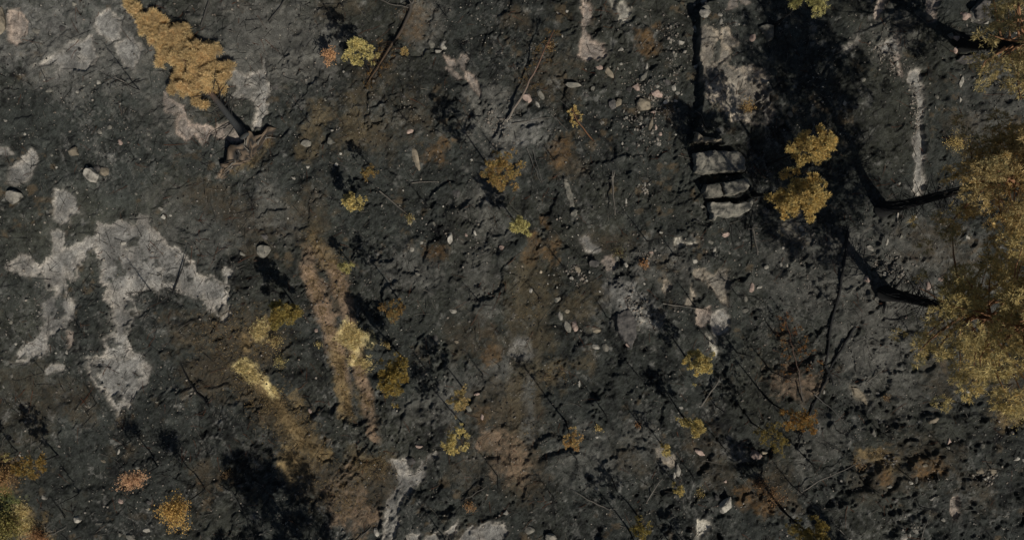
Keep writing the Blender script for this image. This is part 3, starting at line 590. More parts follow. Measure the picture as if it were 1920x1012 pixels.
stones(0, 2, [(255, 768, 'w', 17), (445, 890, 'w', 19), (585, 565, 't', 16, 8), (790, 595, 'g', 14, 9), (740, 990, 'g', 28, 18), (830, 950, 'w', 25, 12), (67, 93, 'g', 10), (908, 158, 'g', 9), (22, 155, 'w', 6, 9), (690, 785, 'p', 16, 11), (675, 515, 'w', 5, 14), (120, 8, 'w', 30, 9), (565, 910, 'g', 18, 9), (590, 315, 'w', 5), (893, 235, 'g', 7), (835, 830, 'g', 14, 8), (680, 972, 'g', 10), (850, 790, 'd', 12)])
stones(1, 2, [(1395, 852, 'w', 16, 13), (680, 955, 'w', 14, 22), (1190, 270, 'g', 12, 18), (915, 480, 'p', 20, 10), (870, 560, 'd', 22), (790, 285, 'w', 5), (1265, 320, 'p', 10, 16), (305, 285, 'p', 10, 16), (1235, 190, 'p', 14, 7)])
stones(2, 2, [(1045, 520, 'p', 27, 14), (922, 618, 'w', 16, 32), (905, 655, 'w', 9, 24), (1345, 525, 'p', 28, 24), (470, 432, 'w', 8), (470, 717, 'w', 13, 8), (740, 930, 'w', 6), (715, 1000, 'w', 15), (937, 268, 'w', 10, 8), (388, 706, 'g', 5), (1405, 520, 't', 16, 9), (95, 945, 'g', 26, 20), (215, 985, 'g', 30, 22), (1185, 680, 'p', 9), (1015, 765, 'w', 4), (375, 140, 'w', 6, 18), (1140, 770, 'd', 14)])
stones(3, 2, [(610, 193, 'w', 11, 8), (985, 452, 'p', 11, 20), (965, 480, 'g', 10), (1160, 473, 'g', 13), (1368, 553, 'w', 20, 9), (1415, 562, 'w', 14, 8), (1145, 615, 't', 28, 24), (1225, 615, 't', 26, 22), (1195, 645, 'w', 12, 8), (845, 580, 't', 12), (655, 702, 'w', 16, 9), (680, 575, 'w', 9), (552, 625, 'w', 11), (405, 675, 'w', 11, 8), (800, 662, 'g', 11, 18), (755, 670, 'w', 13, 8), (955, 885, 'w', 13), (1315, 873, 'w', 13, 8), (740, 985, 'w', 22, 16), (797, 945, 'w', 12, 16), (828, 915, 'w', 8), (770, 970, 'w', 8, 11), (628, 490, 'w', 7), (565, 405, 'g', 10, 22), (160, 470, 'w', 8, 11), (1105, 182, 'w', 14, 6), (1340, 405, 'd', 10), (640, 545, 'w', 10), (300, 180, 'w', 6, 11), (1290, 935, 'w', 6), (1165, 650, 'w', 9), (1120, 640, 'w', 8)])

def slab(name, pts, z0, z1, tone, label, cat, parent=None, edge=0.075, tilt=(0, 0), n=0.10, st=0.045):
    P = WA(pts); c = P.mean(0)
    x0, y0 = P.min(0)-0.15; x1, y1 = P.max(0)+0.15
    gx = np.arange(x0, x1, st); gy = np.arange(y0, y1, st)
    xx, yy = np.meshgrid(gx, gy); x_, y_ = xx.ravel(), yy.ravel()
    s = poly_sd(x_+0.12*fbm(x_, y_, 0.5, 4, 301, .6), y_+0.12*fbm(x_, y_, 0.5, 4, 305, .6), P)
    g = hz(c[0], c[1])
    zz = g+z0-0.25+(z1-z0+0.25)*sst(-0.05, edge, s)+n*fbm(x_, y_, 0.8, 5, 311, .6)*sst(0, .1, s)*2-.05*np.exp(-(fbm(x_, y_, 1.1, 3, 315)/.035)**2)*sst(0, .1, s)+tilt[0]*(x_-c[0])+tilt[1]*(y_-c[1])
    id_ = np.arange(len(x_)).reshape(xx.shape)
    F = np.stack([id_[:-1, :-1].ravel(), id_[:-1, 1:].ravel(), id_[1:, 1:].ravel(), id_[1:, :-1].ravel()], 1)
    F = F[(s[F] > -0.06).all(1)]
    u, inv = np.unique(F.ravel(), return_inverse=True)
    V = np.stack([x_, y_, zz], 1)[u]-np.array([c[0], c[1], g])
    # close the shell underneath
    me = build_mesh(name, V, inv.reshape(F.shape), None, ROCKS[tone], True)
    o = link(name, me, parent, (c[0], c[1], g))
    return tag(o, label, cat)
blk = [
 (B(1240, 220, [(245, 285), (330, 272), (480, 270), (600, 285), (632, 330), (640, 400), (636, 440), (500, 448), (330, 452), (238, 450), (240, 380)]), .72, 'upper of three stacked stone blocks, with a moss green stain', 'g'),
 (B(1240, 220, [(310, 545), (430, 528), (450, 560), (468, 625), (455, 640), (330, 645), (308, 600)]), .66, 'left half of the cracked middle stone block', 'g'),
 (B(1240, 220, [(445, 528), (560, 505), (645, 492), (655, 560), (640, 590), (560, 615), (475, 632), (462, 575)]), .68, 'right half of the cracked middle stone block', 'g'),
 (B(1240, 220, [(350, 672), (430, 668), (560, 676), (660, 670), (682, 640), (708, 630), (705, 690), (670, 750), (600, 790), (500, 795), (430, 790), (395, 830), (365, 815), (372, 770), (350, 730)]), .60, 'lowest of three stacked stone blocks, grey and long', 'g'),
]
for pts, zt, lab, tone in blk:
    o = slab('stone_block', pts, 0.0, zt, tone, lab, 'stone block'); o['group'] = 'stone blocks below the rock shelf'
slab('stone_slab', A(2, 1, [(285, -5), (318, -5), (345, 70), (358, 130), (375, 185), (350, 200), (322, 175), (318, 110), (295, 60)]), 0, .16, 'g', 'long pale stone slab with a dark notch at its lower end', 'slab')
slab('stone_slab', A(3, 2, [(455, 150), (500, 155), (545, 215), (558, 262), (525, 250), (480, 205)]), 0, .14, 't', 'curved olive tan slab tilted out of the char at lower right', 'slab')
slab('stone_slab', A(3, 2, [(865, 330), (905, 305), (925, 320), (905, 350), (870, 360)]), 0, .14, 't', 'thin pointed tan slab in the dark char at lower right', 'slab')
slab('stone_slab', A(3, 0, [(1100, 70), (1150, 20), (1200, 30), (1215, 90), (1190, 150), (1120, 135)]), 0, .5, 'd', 'big sooty boulder slab at the top right with white broken face', 'slab')
slab('stone_slab', A(2, 1, [(575, 730), (650, 700), (690, 780), (690, 850), (665, 935), (620, 885), (580, 830)]), 0, .22, 'd', 'dark flat slab with a thin pale lower rim', 'slab')
slab('stone_slab', A(3, 0, [(1020, 350), (1060, 320), (1120, 310), (1165, 335), (1130, 365), (1070, 372)]), 0, .3, 'd', 'sooty slab with a pale lower lip at the pine foot', 'slab')
slab('stone_slab', B(1240, 0, [(745, 220), (800, 205), (880, 210), (860, 330), (830, 340), (790, 280)]), 0, .25, 'g', 'sooty triangular slab in the pine shadow at the top', 'slab')
slab('stone_slab', B(1240, 220, [(230, 150), (280, 175), (440, 200), (440, 214), (230, 214)]), .45, .62, 't', 'tan lip of rock above the three stone blocks', 'slab')
slab('stone_slab', A(3, 2, [(880, 770), (940, 738), (946, 748), (890, 785)]), 0, .1, 'w', 'narrow pale slab lying slantwise at lower right', 'slab')

# ------------------------------------------------------------------ wood: tubes
CHAR = np.array([0.013, 0.013, 0.0125]); BARK = np.array([0.16, 0.085, 0.045]); PALE = np.array([0.20, 0.18, 0.15]); RED = np.array([0.13, 0.055, 0.03]); GREYW = np.array([0.085, 0.08, 0.07])
class Buf:
    def __init__(s): s.V = []; s.F = []; s.C = []; s.n = 0
    def tube(s, pts, rad, col, sides=5):
        pts = np.asarray(pts, float); rad = np.asarray(rad, float)
        n = len(pts)
        col = np.broadcast_to(np.asarray(col, float), (n, 3))
        T = np.gradient(pts, axis=0); T /= np.linalg.norm(T, axis=1)[:, None]+1e-9
        up = np.where(np.abs(T[:, 2:3]) > 0.9, np.array([[1., 0, 0]]), np.array([[0, 0, 1.]]))
        U = np.cross(T, up); U /= np.linalg.norm(U, axis=1)[:, None]+1e-9
        Wv = np.cross(T, U)
        a = np.arange(sides)*2*math.pi/sides
        R = pts[:, None]+rad[:, None, None]*(np.cos(a)[None, :, None]*U[:, None]+np.sin(a)[None, :, None]*Wv[:, None])
        s.V.append(R.reshape(-1, 3)); s.C.append(np.repeat(col, sides, 0))
        i = np.arange(n-1)[:, None]*sides; j = np.arange(sides)[None]; j2 = (j+1) % sides
        q = np.stack([i+j, i+j2, i+sides+j2, i+sides+j], -1).reshape(-1, 4)
        s.F.append(q+s.n); s.n += n*sides
        # end caps as fans of quads (degenerate-free): one centre vertex each
        for e, ring in ((0, 0), (n-1, (n-1)*sides)):
            s.V.append(pts[e:e+1]); s.C.append(col[e:e+1])
            c = s.n; s.n += 1
            base = s.n-1-(n*sides)-(0 if e == 0 else 1)
            s.F.append(np.array([[base+ring+k2, base+ring+(k2+1) % sides, c, c] for k2 in range(sides)]))
    def mesh(s, name, mat):
        V = np.concatenate(s.V); F = np.concatenate(s.F); Cc = np.concatenate(s.C)
        tri = F[:, 2] == F[:, 3]
        T = np.concatenate([F[~tri][:, [0, 1, 2]], F[~tri][:, [0, 2, 3]], F[tri][:, :3]])
        return build_mesh(name, V, T, Cc, mat, True)
def norm(v): return v/(np.linalg.norm(v, axis=-1, keepdims=True)+1e-9)
def tufts(rng, cen, dirs, size, nn, width, col, spread=0.75, jit=0.35):
    """needle tufts: nn thin blades fanning out of every centre; returns V, F, C"""
    n = len(cen)
    d = norm(dirs[:, None]+spread*rng.normal(size=(n, nn, 3)))
    L = size[:, None]*rng.uniform(0.6, 1.15, (n, nn))
    side = norm(np.cross(d, rng.normal(size=(n, nn, 3))))*width
    b = cen[:, None]+d*(L*0.08)[..., None]
    t = cen[:, None]+d*L[..., None]
    m = b*0.45+t*0.55
    V = np.stack([b, m-side, t, m+side], 2).reshape(-1, 3)
    c = col[:, None]*(1+jit*rng.uniform(-1, 1, (n, nn)))[..., None]
    Cc = np.repeat(c.reshape(-1, 3), 4, 0)
    F = np.arange(n*nn*4).reshape(-1, 4)
    return V, F, np.clip(Cc, 0.004, 0.9)
def branch_pts(rng, p0, d, L, up=0.25, n=5, wob=0.06):
    pts = [np.array(p0, float)]
    d = norm(np.array(d, float))
    for k2 in range(n-1):
        d = norm(d+np.array([0, 0, up/n])+wob*rng.normal(size=3))
        pts.append(pts[-1]+d*L/(n-1))
    return np.array(pts)

YEL = [(0.68, 0.56, 0.23), (0.58, 0.49, 0.21), (0.63, 0.48, 0.18)]
OCH = [(0.72, 0.50, 0.18), (0.64, 0.47, 0.18), (0.52, 0.43, 0.18)]
OLV = [(0.22, 0.20, 0.10), (0.30, 0.245, 0.115), (0.17, 0.165, 0.085)]
BRN = [(0.34, 0.215, 0.115), (0.24, 0.17, 0.095), (0.42, 0.28, 0.13)]
FAL = [(0.66, 0.50, 0.245), (0.58, 0.44, 0.225), (0.54, 0.37, 0.19)]
GRN = [(0.56, 0.51, 0.22), (0.48, 0.46, 0.19), (0.58, 0.47, 0.19)]
PNK = [(0.60, 0.34, 0.20), (0.52, 0.30, 0.19), (0.58, 0.40, 0.20)]
RDO = [(0.53, 0.26, 0.11), (0.49, 0.30, 0.125), (0.39, 0.20, 0.10)]
def pick(rng, pal, n):
    w = rng.dirichlet(np.ones(len(pal))*1.2, n)
    return w@np.array(pal)

def pine(seed, p, h, cr, lo=0.45, pal=YEL, nb=22, dens=1.0, tr=0.05, lean=(0, 0), nsize=0.2, name='scorched_pine', desc=None, label=None, group=None, clump=0.34, alive=.82, inner=OLV, barkup=None, dead=0.5, width=0.022, cat='tree'):
    rng = np.random.default_rng(seed)
    if name == 'young_pine': cr *= 0.86; nb = int(nb*1.35); clump *= .74; dens *= 1.1
    x, y = W(p)
    root = empty(name, (x, y, hz(x, y)-0.05))
    top = np.array([lean[0], lean[1], h])
    n = 9
    t = np.linspace(0, 1, n)
    wob = np.cumsum(rng.normal(0, 0.018*h/n*3, (n, 2)), 0); wob[0] = 0
    tp = t[:, None]*top[None]; tp[:, :2] += wob*0.5
    tc = CHAR[None]*(1-sst(0.45, 0.8, t))[:, None]+(CHAR*2 if barkup is None else barkup)[None]*sst(0.45, 0.8, t)[:, None]
    bt = Buf(); bt.tube(tp, tr*(1-0.85*t)+0.004+tr*0.5*np.exp(-t*22), tc, 9 if tr > 0.15 else 6)
    link('trunk', bt.mesh('trunk', M_WOOD), root)
    def at(tt):
        return np.array([np.interp(tt, t, tp[:, k2]) for k2 in range(3)])
    bb = Buf(); cen = []; dr = []; cl = []; sz = []
    ga = rng.uniform(0, 6.28)
    for i in range(nb):
        tt = lo+(1-lo)*((i+0.5)/nb)**0.9
        u = (tt-lo)/(1-lo)
        prof = math.sqrt(max(0.02, 1-((u-0.35)/0.70)**2)) if u > 0.35 else 0.72+0.28*u/0.35
        L = cr*prof*rng.uniform(0.42, 1.15)
        az = ga+i*2.399+rng.normal(0, 0.3)
        el = 0.15+0.75*u**1.5
        d = np.array([math.cos(az)*math.cos(el), math.sin(az)*math.cos(el), math.sin(el)])
        bp = branch_pts(rng, at(tt), d, L, 0.5, 5)
        rr = max(0.006, tr*0.32*(1-0.6*u)*(L/cr))
        bb.tube(bp, np.linspace(rr, rr*0.25, 5), tc[-1]*rng.uniform(.8, 1.3), 4)
        if rng.random() > alive:
            continue
        c0 = np.array(pick(rng, pal, 1)[0])
        for cc, w in ((bp[-1], 1.0), (bp[3]+rng.normal(0, 0.22*L, 3)*np.array([1, 1, .4]), 0.8), (bp[-1]+rng.normal(0, .26*L, 3)*np.array([1, 1, .5]), 0.7), (bp[2]+rng.normal(0, .2*L, 3)*np.array([1, 1, .3]), 0.55)):
            if w < 0.6 and rng.random() < 0.55: continue
            R = cr*clump*0.62*w*rng.uniform(0.65, 1.25)
            nt_ = max(3, int(dens*19*(R/nsize)**1.7))
            v = norm(rng.normal(size=(nt_, 3)))
            rad = R*rng.uniform(0.35, 1.0, nt_)**0.6
            P_ = cc+v*rad[:, None]*np.array([1, 1, 0.7])
            cen.append(P_); dr.append(norm(v+np.array([0, 0, 0.7])))
            q_ = (pick(rng, pal, nt_)*0.5+c0[None]*0.5)*rng.uniform(.75, 1.15)
            dk = rng.random(nt_) < 0.13
            q_[dk] = pick(rng, inner, int(dk.sum()))
            cl.append(q_); sz.append(np.full(nt_, nsize)*rng.uniform(.75, 1.2, nt_))
    for i in range(int(dead*nb)):
        tt = rng.uniform(0.12, lo+0.1)
        az = rng.uniform(0, 6.28)
        bp = branch_pts(rng, at(tt), (math.cos(az), math.sin(az), rng.uniform(-.1, .35)), cr*rng.uniform(.25, .75), 0.1, 6, 0.28)
        bb.tube(bp, np.linspace(min(.03, max(.005, tr*.16)), .003, 6), (CHAR*2 if tt < .4 or barkup is None else PALE*.7)*rng.uniform(.7, 1.5), 3)
    link('branches', bb.mesh('branches', M_WOOD), root)
    if cen:
        V, F, Cc = tufts(rng, np.concatenate(cen), np.concatenate(dr), np.concatenate(sz), 13, width*.72, np.concatenate(cl))
        link('crown', build_mesh('crown', V, F, Cc, M_NEEDLE), root)
    tag(root, label, cat, group)
    if not label: autolabel(root, desc, p, cat, group)
    return root

def snag(seed, p, h, lean=(0, 0), nb=24, tr=0.035, bl=0.5, col=CHAR, desc='thin charred standing snag', label=None, lo=0.3):
    rng = np.random.default_rng(seed)
    x, y = W(p)
    root = empty('burnt_snag', (x, y, hz(x, y)-0.04))
    t = np.linspace(0, 1, 8)
    tp = t[:, None]*np.array([lean[0], lean[1], h])[None]
    tp[1:, :2] += np.cumsum(rng.normal(0, 0.02*h/4, (7, 2)), 0)
    b = Buf(); b.tube(tp, tr*(1-0.85*t)+0.004, col, 6)
    link('trunk', b.mesh('trunk', M_WOOD), root)
    b = Buf()
    for i in range(nb):
        tt = rng.uniform(lo, 0.98)
        az = rng.uniform(0, 6.28)
        p0 = np.array([np.interp(tt, t, tp[:, k2]) for k2 in range(3)])
        L = bl*(1.15-tt)*rng.uniform(.6, 1.3)+0.08
        bp = branch_pts(rng, p0, (math.cos(az), math.sin(az), rng.uniform(-.1, .6)), L, 0.3, 5, 0.12)
        b.tube(bp, np.linspace(0.011, .003, 5), col, 3)
        for k2 in (2, 3):
            if rng.random() < .8:
                b.tube(branch_pts(rng, bp[k2], norm(bp[k2]-p0)+rng.normal(0, .6, 3), L*.4, .2, 3), [.006, .005, .003], col, 3)
    link('branches', b.mesh('branches', M_WOOD), root)
    tag(root, label, 'dead tree', 'charred standing snags')
    if not label: autolabel(root, desc, p, 'dead tree', 'charred standing snags')
    return root

def log(seed, pts, r0, r1, z=(0.06, 0.06), col=GREYW, nb=0, bl=0.5, side='both', needle=None, name='fallen_pole', desc='thin charred fallen pole', label=None, cat='dead tree', bcol=None, nrange=(0.3, 1.0), group=None, roots=0, tip_col=None):
    """trunk lying along surveyed points, its ends z metres above the ground"""
    rng = np.random.default_rng(seed)
    P = WA(pts)
    x, y = P[0]
    root = empty(name, (x, y, hz(x, y)))
    s = np.concatenate([[0], np.cumsum(np.linalg.norm(np.diff(P, axis=0), axis=1))]); L = s[-1]
    n = max(6, int(L/0.4)+2)
    tt = np.linspace(0, 1, n)
    q_ = np.stack([np.interp(tt*L, s, P[:, 0]), np.interp(tt*L, s, P[:, 1])], 1)
    q_[1:-1] += rng.normal(0, 0.018, (n-2, 2))
    zz = np.array([hz(*a) for a in q_])
    k3 = np.ones(5)/5; zs = np.convolve(np.pad(zz, 2, 'edge'), k3, 'valid')
    zz = np.maximum(zs, zz-0.02)+z[0]*(1-tt)+z[1]*tt+r0*0.4
    tp = np.stack([q_[:, 0]-x, q_[:, 1]-y, zz-hz(x, y)], 1)
    rad = r0*(1-tt)+r1*tt
    cols = np.broadcast_to(col, (n, 3)).copy()
    if tip_col is not None: cols = cols*(1-tt)[:, None]+np.asarray(tip_col)[None]*tt[:, None]
    b = Buf(); b.tube(tp, rad, cols, 7)
    link('trunk', b.mesh('trunk', M_WOOD), root)
    axis = norm(tp[-1]-tp[0]); perp = norm(np.cross(axis, [0, 0, 1]))
    if nb:
        b = Buf(); cen = []; dr = []
        for i in range(nb):
            u = nrange[0]+(nrange[1]-nrange[0])*(i+rng.random())/nb
            sg = {'both': (1 if i % 2 else -1), 'l': -1, 'r': 1}[side]
            p0 = np.array([np.interp(u, tt, tp[:, k2]) for k2 in range(3)])
            d = perp*sg+axis*rng.uniform(.3, .9)+np.array([0, 0, rng.uniform(0, .5)])
            bL = bl*(1.25-u)*rng.uniform(.6, 1.2)+.08
            bp = branch_pts(rng, p0, d, bL, -0.15, 5, .1)
            b.tube(bp, np.linspace(max(.007, r1*.6), .003, 5), (bcol if bcol is not None else col)*rng.uniform(.7, 1.4), 3)
            for k2 in (2, 3, 4):
                b.tube(branch_pts(rng, bp[k2], d+rng.normal(0, .6, 3), bL*.35, 0, 3), [.006, .004, .003], (bcol if bcol is not None else col), 3)
                cen.append(bp[k2]); dr.append(norm(d))
            if nb <= 12 and needle is None:
                link('branch', b.mesh('branch', M_WOOD), root); b = Buf()
        if b.n: link('branches', b.mesh('branches', M_WOOD), root)
        if needle is not None:
            pal, frac, ns = needle
            cen = np.array(cen); dr = np.array(dr)
            kp = rng.random(len(cen)) < frac
            cen = np.repeat(cen[kp], 4, 0); dr = np.repeat(dr[kp], 4, 0)
            cen = cen+rng.normal(0, .06, cen.shape)
            V, F, Cc = tufts(rng, cen, dr, np.full(len(cen), ns), 7, .016, pick(rng, pal, len(cen)))
            link('needles', build_mesh('needles', V, F, Cc, M_NEEDLE), root)
    if roots:
        b = Buf()
        for i in range(roots):
            d = -axis*0.5+rng.normal(0, .8, 3); d[2] = abs(d[2])*.6
            b.tube(branch_pts(rng, tp[0], d, rng.uniform(.25, .6), -.3, 5, .25), np.linspace(r0*.5, .006, 5), col*rng.uniform(.8, 2), 4)
        link('roots', b.mesh('roots', M_WOOD), root)
    tag(root, label, cat, group)
    if not label: autolabel(root, desc, pts[len(pts)//2] if len(pts) > 2 else ((pts[0][0]+pts[1][0])/2, (pts[0][1]+pts[1][1])/2), cat, group)
    return root

def bush(seed, p, r, h, pal, n=700, ls=0.045, desc='small leafy bush', label=None, name='birch_bush', group=None, stems=9, off=(0, 0), cat='bush', lift=0.0):
    rng = np.random.default_rng(seed)
    x, y = W(p)
    root = empty(name, (x, y, hz(x, y)-.03))
    b = Buf(); tips = []
    for i in range(stems):
        az = i*2.4+rng.normal(0, .3)
        k2 = rng.uniform(.3, .95)
        bp = branch_pts(rng, (0, 0, lift), (math.cos(az)*k2*r/h, math.sin(az)*k2*r/h, 1), h*rng.uniform(.75, 1.1), .1, 6, .12)
        b.tube(bp, np.linspace(.014, .004, 6), RED*.6, 4)
        for m in (2, 3, 4, 5):
            tips.append(bp[m])
            q_ = branch_pts(rng, bp[m], rng.normal(0, 1, 3)+np.array([0, 0, .4]), r*.45, .1, 3)
            b.tube(q_, [.006, .004, .003], RED*.6, 3); tips.append(q_[-1])
    if lift:
        b.tube([(0, 0, 0), (.04, .02, lift*.5), (0, 0, lift+.1)], [.05, .04, .03], CHAR, 6)
    link('stems', b.mesh('stems', M_WOOD), root)
    tips = np.array(tips)
    c = tips[rng.integers(0, len(tips), n)]+rng.normal(0, .10*r/0.6, (n, 3))
    c[:, 2] = np.maximum(c[:, 2], .03)
    a = norm(rng.normal(size=(n, 3))+np.array([0, 0, .8])); u = norm(np.cross(a, rng.normal(size=(n, 3)))); v = np.cross(a, u)
    s = ls*rng.uniform(.6, 1.3, (n, 1))
    V = np.stack([c-u*s, c-v*s*.6, c+u*s, c+v*s*.6], 1).reshape(-1, 3)
    col = pick(rng, pal, n)*rng.uniform(.75, 1.25, (n, 1))
    link('leaves', build_mesh('leaves', V, np.arange(n*4).reshape(-1, 4), np.repeat(col, 4, 0), M_NEEDLE), root)
    root.location.x += off[0]; root.location.y += off[1]
    tag(root, label, cat, group)
    if not label: autolabel(root, desc, p, cat, group)
    return root

# ------------------------------------------------------------------ the fallen pine with its root plate
def fallen_pine():
    rng = np.random.default_rng(77)
    a = np.array(W((472, 262))); e = np.array(W((243, 8)))
    z0 = hz(*a)
    root = empty('fallen_pine', (a[0], a[1], z0))
    ax2 = e-a; L = np.linalg.norm(ax2); ax2 /= L; pr = np.array([ax2[1], -ax2[0]])     # pr points to the photo's upper right
    n = 14; t = np.linspace(0, 1, n)
    tp = np.zeros((n, 3)); tp[:, :2] = t[:, None]*L*ax2[None]+pr[None]*(0.25*np.sin(t*2.6))[:, None]
    tp[:, 2] = 0.75*(1-t)**1.5+0.35
    tc = (np.array([0.05, 0.052, 0.05])[None]*(1-sst(.2, .4, t))[:, None]+BARK[None]*sst(.2, .4, t)[:, None])
    b = Buf(); b.tube(tp, 0.20*(1-t)**0.8+.02+.10*np.exp(-t*30), tc, 10)
    link('trunk', b.mesh('trunk', M_WOOD), root)
    at = lambda u: np.array([np.interp(u, t, tp[:, k2]) for k2 in range(3)])
    b = Buf(); cen = []; dr = []; cl = []
    for i in range(96):
        u = 0.26+0.74*(i+rng.random())/96
        wdt = 1.55*min(1, (1.02-u)/0.60)**1.0*sst(.22, .42, u)+.10
        th = rng.uniform(-0.25, math.pi+.25)
        side = pr*math.cos(th)
        d = np.array([side[0], side[1], max(.05, math.sin(th))*.75])
        d = norm(d+np.array([ax2[0], ax2[1], 0])*rng.uniform(.5, 1.0))
        bl = wdt*rng.uniform(.55, 1.12)*(1-.35*abs(math.sin(th)))
        bp = branch_pts(rng, at(u), d, bl, -.15, 5, .1)
        bp[:, 2] = np.maximum(bp[:, 2], .06)
        b.tube(bp, np.linspace(.035*(1.1-u)+.008, .005, 5), BARK*.8, 4)
    # separate puffs of needles at the twig ends, dark gaps between them
    puffs = []
    for i in range(2600):
        u = rng.uniform(.27, 1.0); sgn = rng.uniform(-1, 1)
        hw = (1.6 if sgn > 0 else 1.2)*min(1, (1.015-u)/.56)*(1+.34*math.sin(u*37+2.5*sgn))*sst(.22, .36, u)+.10
        if u < .42: hw *= rng.uniform(.5, 1.15)
        R = (.10+.13*hw/1.6)*rng.uniform(.6, 1.5)
        c = at(u)+np.array([*(pr*sgn*hw), 0]); c[2] = .22+.85*hw*.55*math.sqrt(max(0, 1-sgn**2))+.15+rng.uniform(-.25, .3)
        if fbm(np.array([c[0]]), np.array([c[1]]), .9, 2, 71)[0] < -.40: continue
        if all(np.linalg.norm((c-q)[:2]) > (R+r_)*.62 for q, r_ in puffs): puffs.append((c, R))
    for c, R in puffs:
        k2 = int(70*R/.25); c0 = pick(rng, FAL, 1)[0]*rng.uniform(.6, 1.25)
        v = norm(rng.normal(size=(k2, 3))); v[:, 2] = np.abs(v[:, 2])*.9-.2
        cen.append(c+v*(R*rng.random(k2)**.4*rng.uniform(.7, 1.25, k2))[:, None]); dr.append(norm(v+np.array([ax2[0]*.5, ax2[1]*.5, .4])))
        cl.append(pick(rng, FAL, k2)*.5+c0*.5)
    # bare charred lower limbs
    for i in range(26):
        u = rng.uniform(.07, .40); sg = 1 if i % 2 else -1
        d = np.array([*(pr*sg+ax2*rng.uniform(-.2, .7)), rng.uniform(-.25, .35)])
        bp = branch_pts(rng, at(u), d, rng.uniform(.7, 2.2), -.25, 6, .16); bp[:, 2] = np.maximum(bp[:, 2], .04)
        b.tube(bp, np.linspace(.04, .008, 6), CHAR*1.5, 4)
    link('branches', b.mesh('branches', M_WOOD), root)
    cen = np.concatenate(cen)
    V, F, Cc = tufts(rng, cen, np.concatenate(dr), rng.uniform(.14, .31, len(cen)), 12, .0115, np.concatenate(cl), 1.0)
    link('crown', build_mesh('crown', V, F, Cc, M_NEEDLE), root)
    # the root plate: a thick irregular disc torn out of the ground, leaning back
    th = np.linspace(0, math.pi, 23); rings = 7
    V = []; Cl = []
    p_dir = -pr                                    # along the plate, towards the photo's lower left
    up = norm(np.array([ax2[0]*.55, ax2[1]*.55, .84]))
    nrm = norm(np.cross(np.array([p_dir[0], p_dir[1], 0]), up))
    back = np.array([-ax2[0], -ax2[1], 0.0])
    for face in (0, 1):
        for r in range(rings+1):
            for k2, a_ in enumerate(th):
                rx = 2.2*(1+.16*math.sin(a_*7+1)+.10*math.sin(a_*13)); rz = 1.15*(1+.25*math.sin(a_*9+2))
                f_ = r/rings
                w = f_*math.cos(a_)*rx; hgt = f_*math.sin(a_)*rz
                v = np.array([p_dir[0], p_dir[1], 0])*w+up*hgt+back*.55
                thick = (.34*(1-f_**2)+.05)*(1 if face else .35)+rng.normal(0, .045)
                v = v+(back*.9+np.array([0, 0, .25]))*(thick if face else -thick)
                v[2] -= .12
                v = v+np.array([p_dir[0], p_dir[1], 0])*.75
                V.append(v)
                Cl.append(np.array([.115, .086, .06])*rng.uniform(.25, 1.5) if face and rng.random() < .55 else CHAR*rng.uniform(.8, 1.8))
    nt_ = len(th); m = nt_*(rings+1)
    F = []
    for face in (0, 1):
        for r in range(rings):
            for k2 in range(nt_-1):
                q_ = [face*m+r*nt_+k2, face*m+r*nt_+k2+1, face*m+(r+1)*nt_+k2+1, face*m+(r+1)*nt_+k2]
                F.append(q_)
    for k2 in range(nt_-1):
        o_ = rings*nt_
        F.append([o_+k2, o_+k2+1, m+o_+k2+1, m+o_+k2])
    rp = link('root_plate', build_mesh('root_plate', np.array(V), np.array(F), np.array(Cl), M_WOOD), root)
    rp['label'] = 'upturned plate of soil and roots, black on one side and tan on the other'
    for i in range(22):
        a_ = rng.uniform(0, math.pi)
        st_ = np.array([p_dir[0], p_dir[1], 0])*math.cos(a_)*rng.uniform(.6, 1.95)+up*math.sin(a_)*rng.uniform(.4, 1.0)+back*.75+np.array([p_dir[0], p_dir[1], 0])*.75
        d = np.array([p_dir[0], p_dir[1], 0])*math.cos(a_)+up*math.sin(a_)*.7+back*rng.uniform(-.2, .8)+rng.normal(0, .25, 3)
        b = Buf(); pts = branch_pts(rng, st_, d, rng.uniform(.35, .95), -.1, 6, .25); pts[:, 2] = np.maximum(pts[:, 2], .03)
        b.tube(pts, np.linspace(.05, .01, 6), (PALE*.8 if rng.random() < .45 else CHAR*2), 5)
        link('root', b.mesh('root', M_WOOD), rp)
    tag(root, 'fallen ochre pine with its root plate torn up, lying at the top left', 'tree')
fallen_pine()

# ------------------------------------------------------------------ standing pines
G_T = 'tall pines at the right edge'
pine(101, (1650, 393), 13.2, 4.0, .54, [(.56, .43, .20), (.66, .46, .19), (.45, .37, .18)], 110, .55, .33, (1.9, 1.0), .25, 'tall_pine', label='tall pine at right with orange tinged crown, upper of the two black trunks', group=G_T, clump=.18, alive=.9, inner=OLV, barkup=BARK*1.4, dead=.9, width=.022)
pine(102, (1653, 549), 13.0, 4.8, .46, [(.56, .46, .20), (.63, .46, .19), (.45, .38, .18)], 122, .55, .35, (1.1, -1.7), .25, 'tall_pine', label='tall pine at right with olive crown, lower of the two black trunks', group=G_T, clump=.17, alive=.75, inner=OLV, barkup=BARK*1.4, dead=.9, width=.022)
pine(103, (1799, 88), 13.5, 4.4, .22, [(.52, .43, .20), (.60, .44, .19), (.42, .36, .18)], 76, .50, .36, (-1.8, -4.0), .25, 'tall_pine', label='tall pine cut by the top right corner, thick black trunk between boulders', group=G_T, clump=.20, alive=.7, inner=OLV, barkup=BARK*1.4, dead=1.0, width=.022)
pine(104, (1437, 310), 7.1, 1.15, .60, OCH, 26, .9, .10, (0, .1), .18, 'orange_pine', label='smaller orange pine, upper of the pair right of the stone blocks', clump=.24, alive=.8, dead=.6)
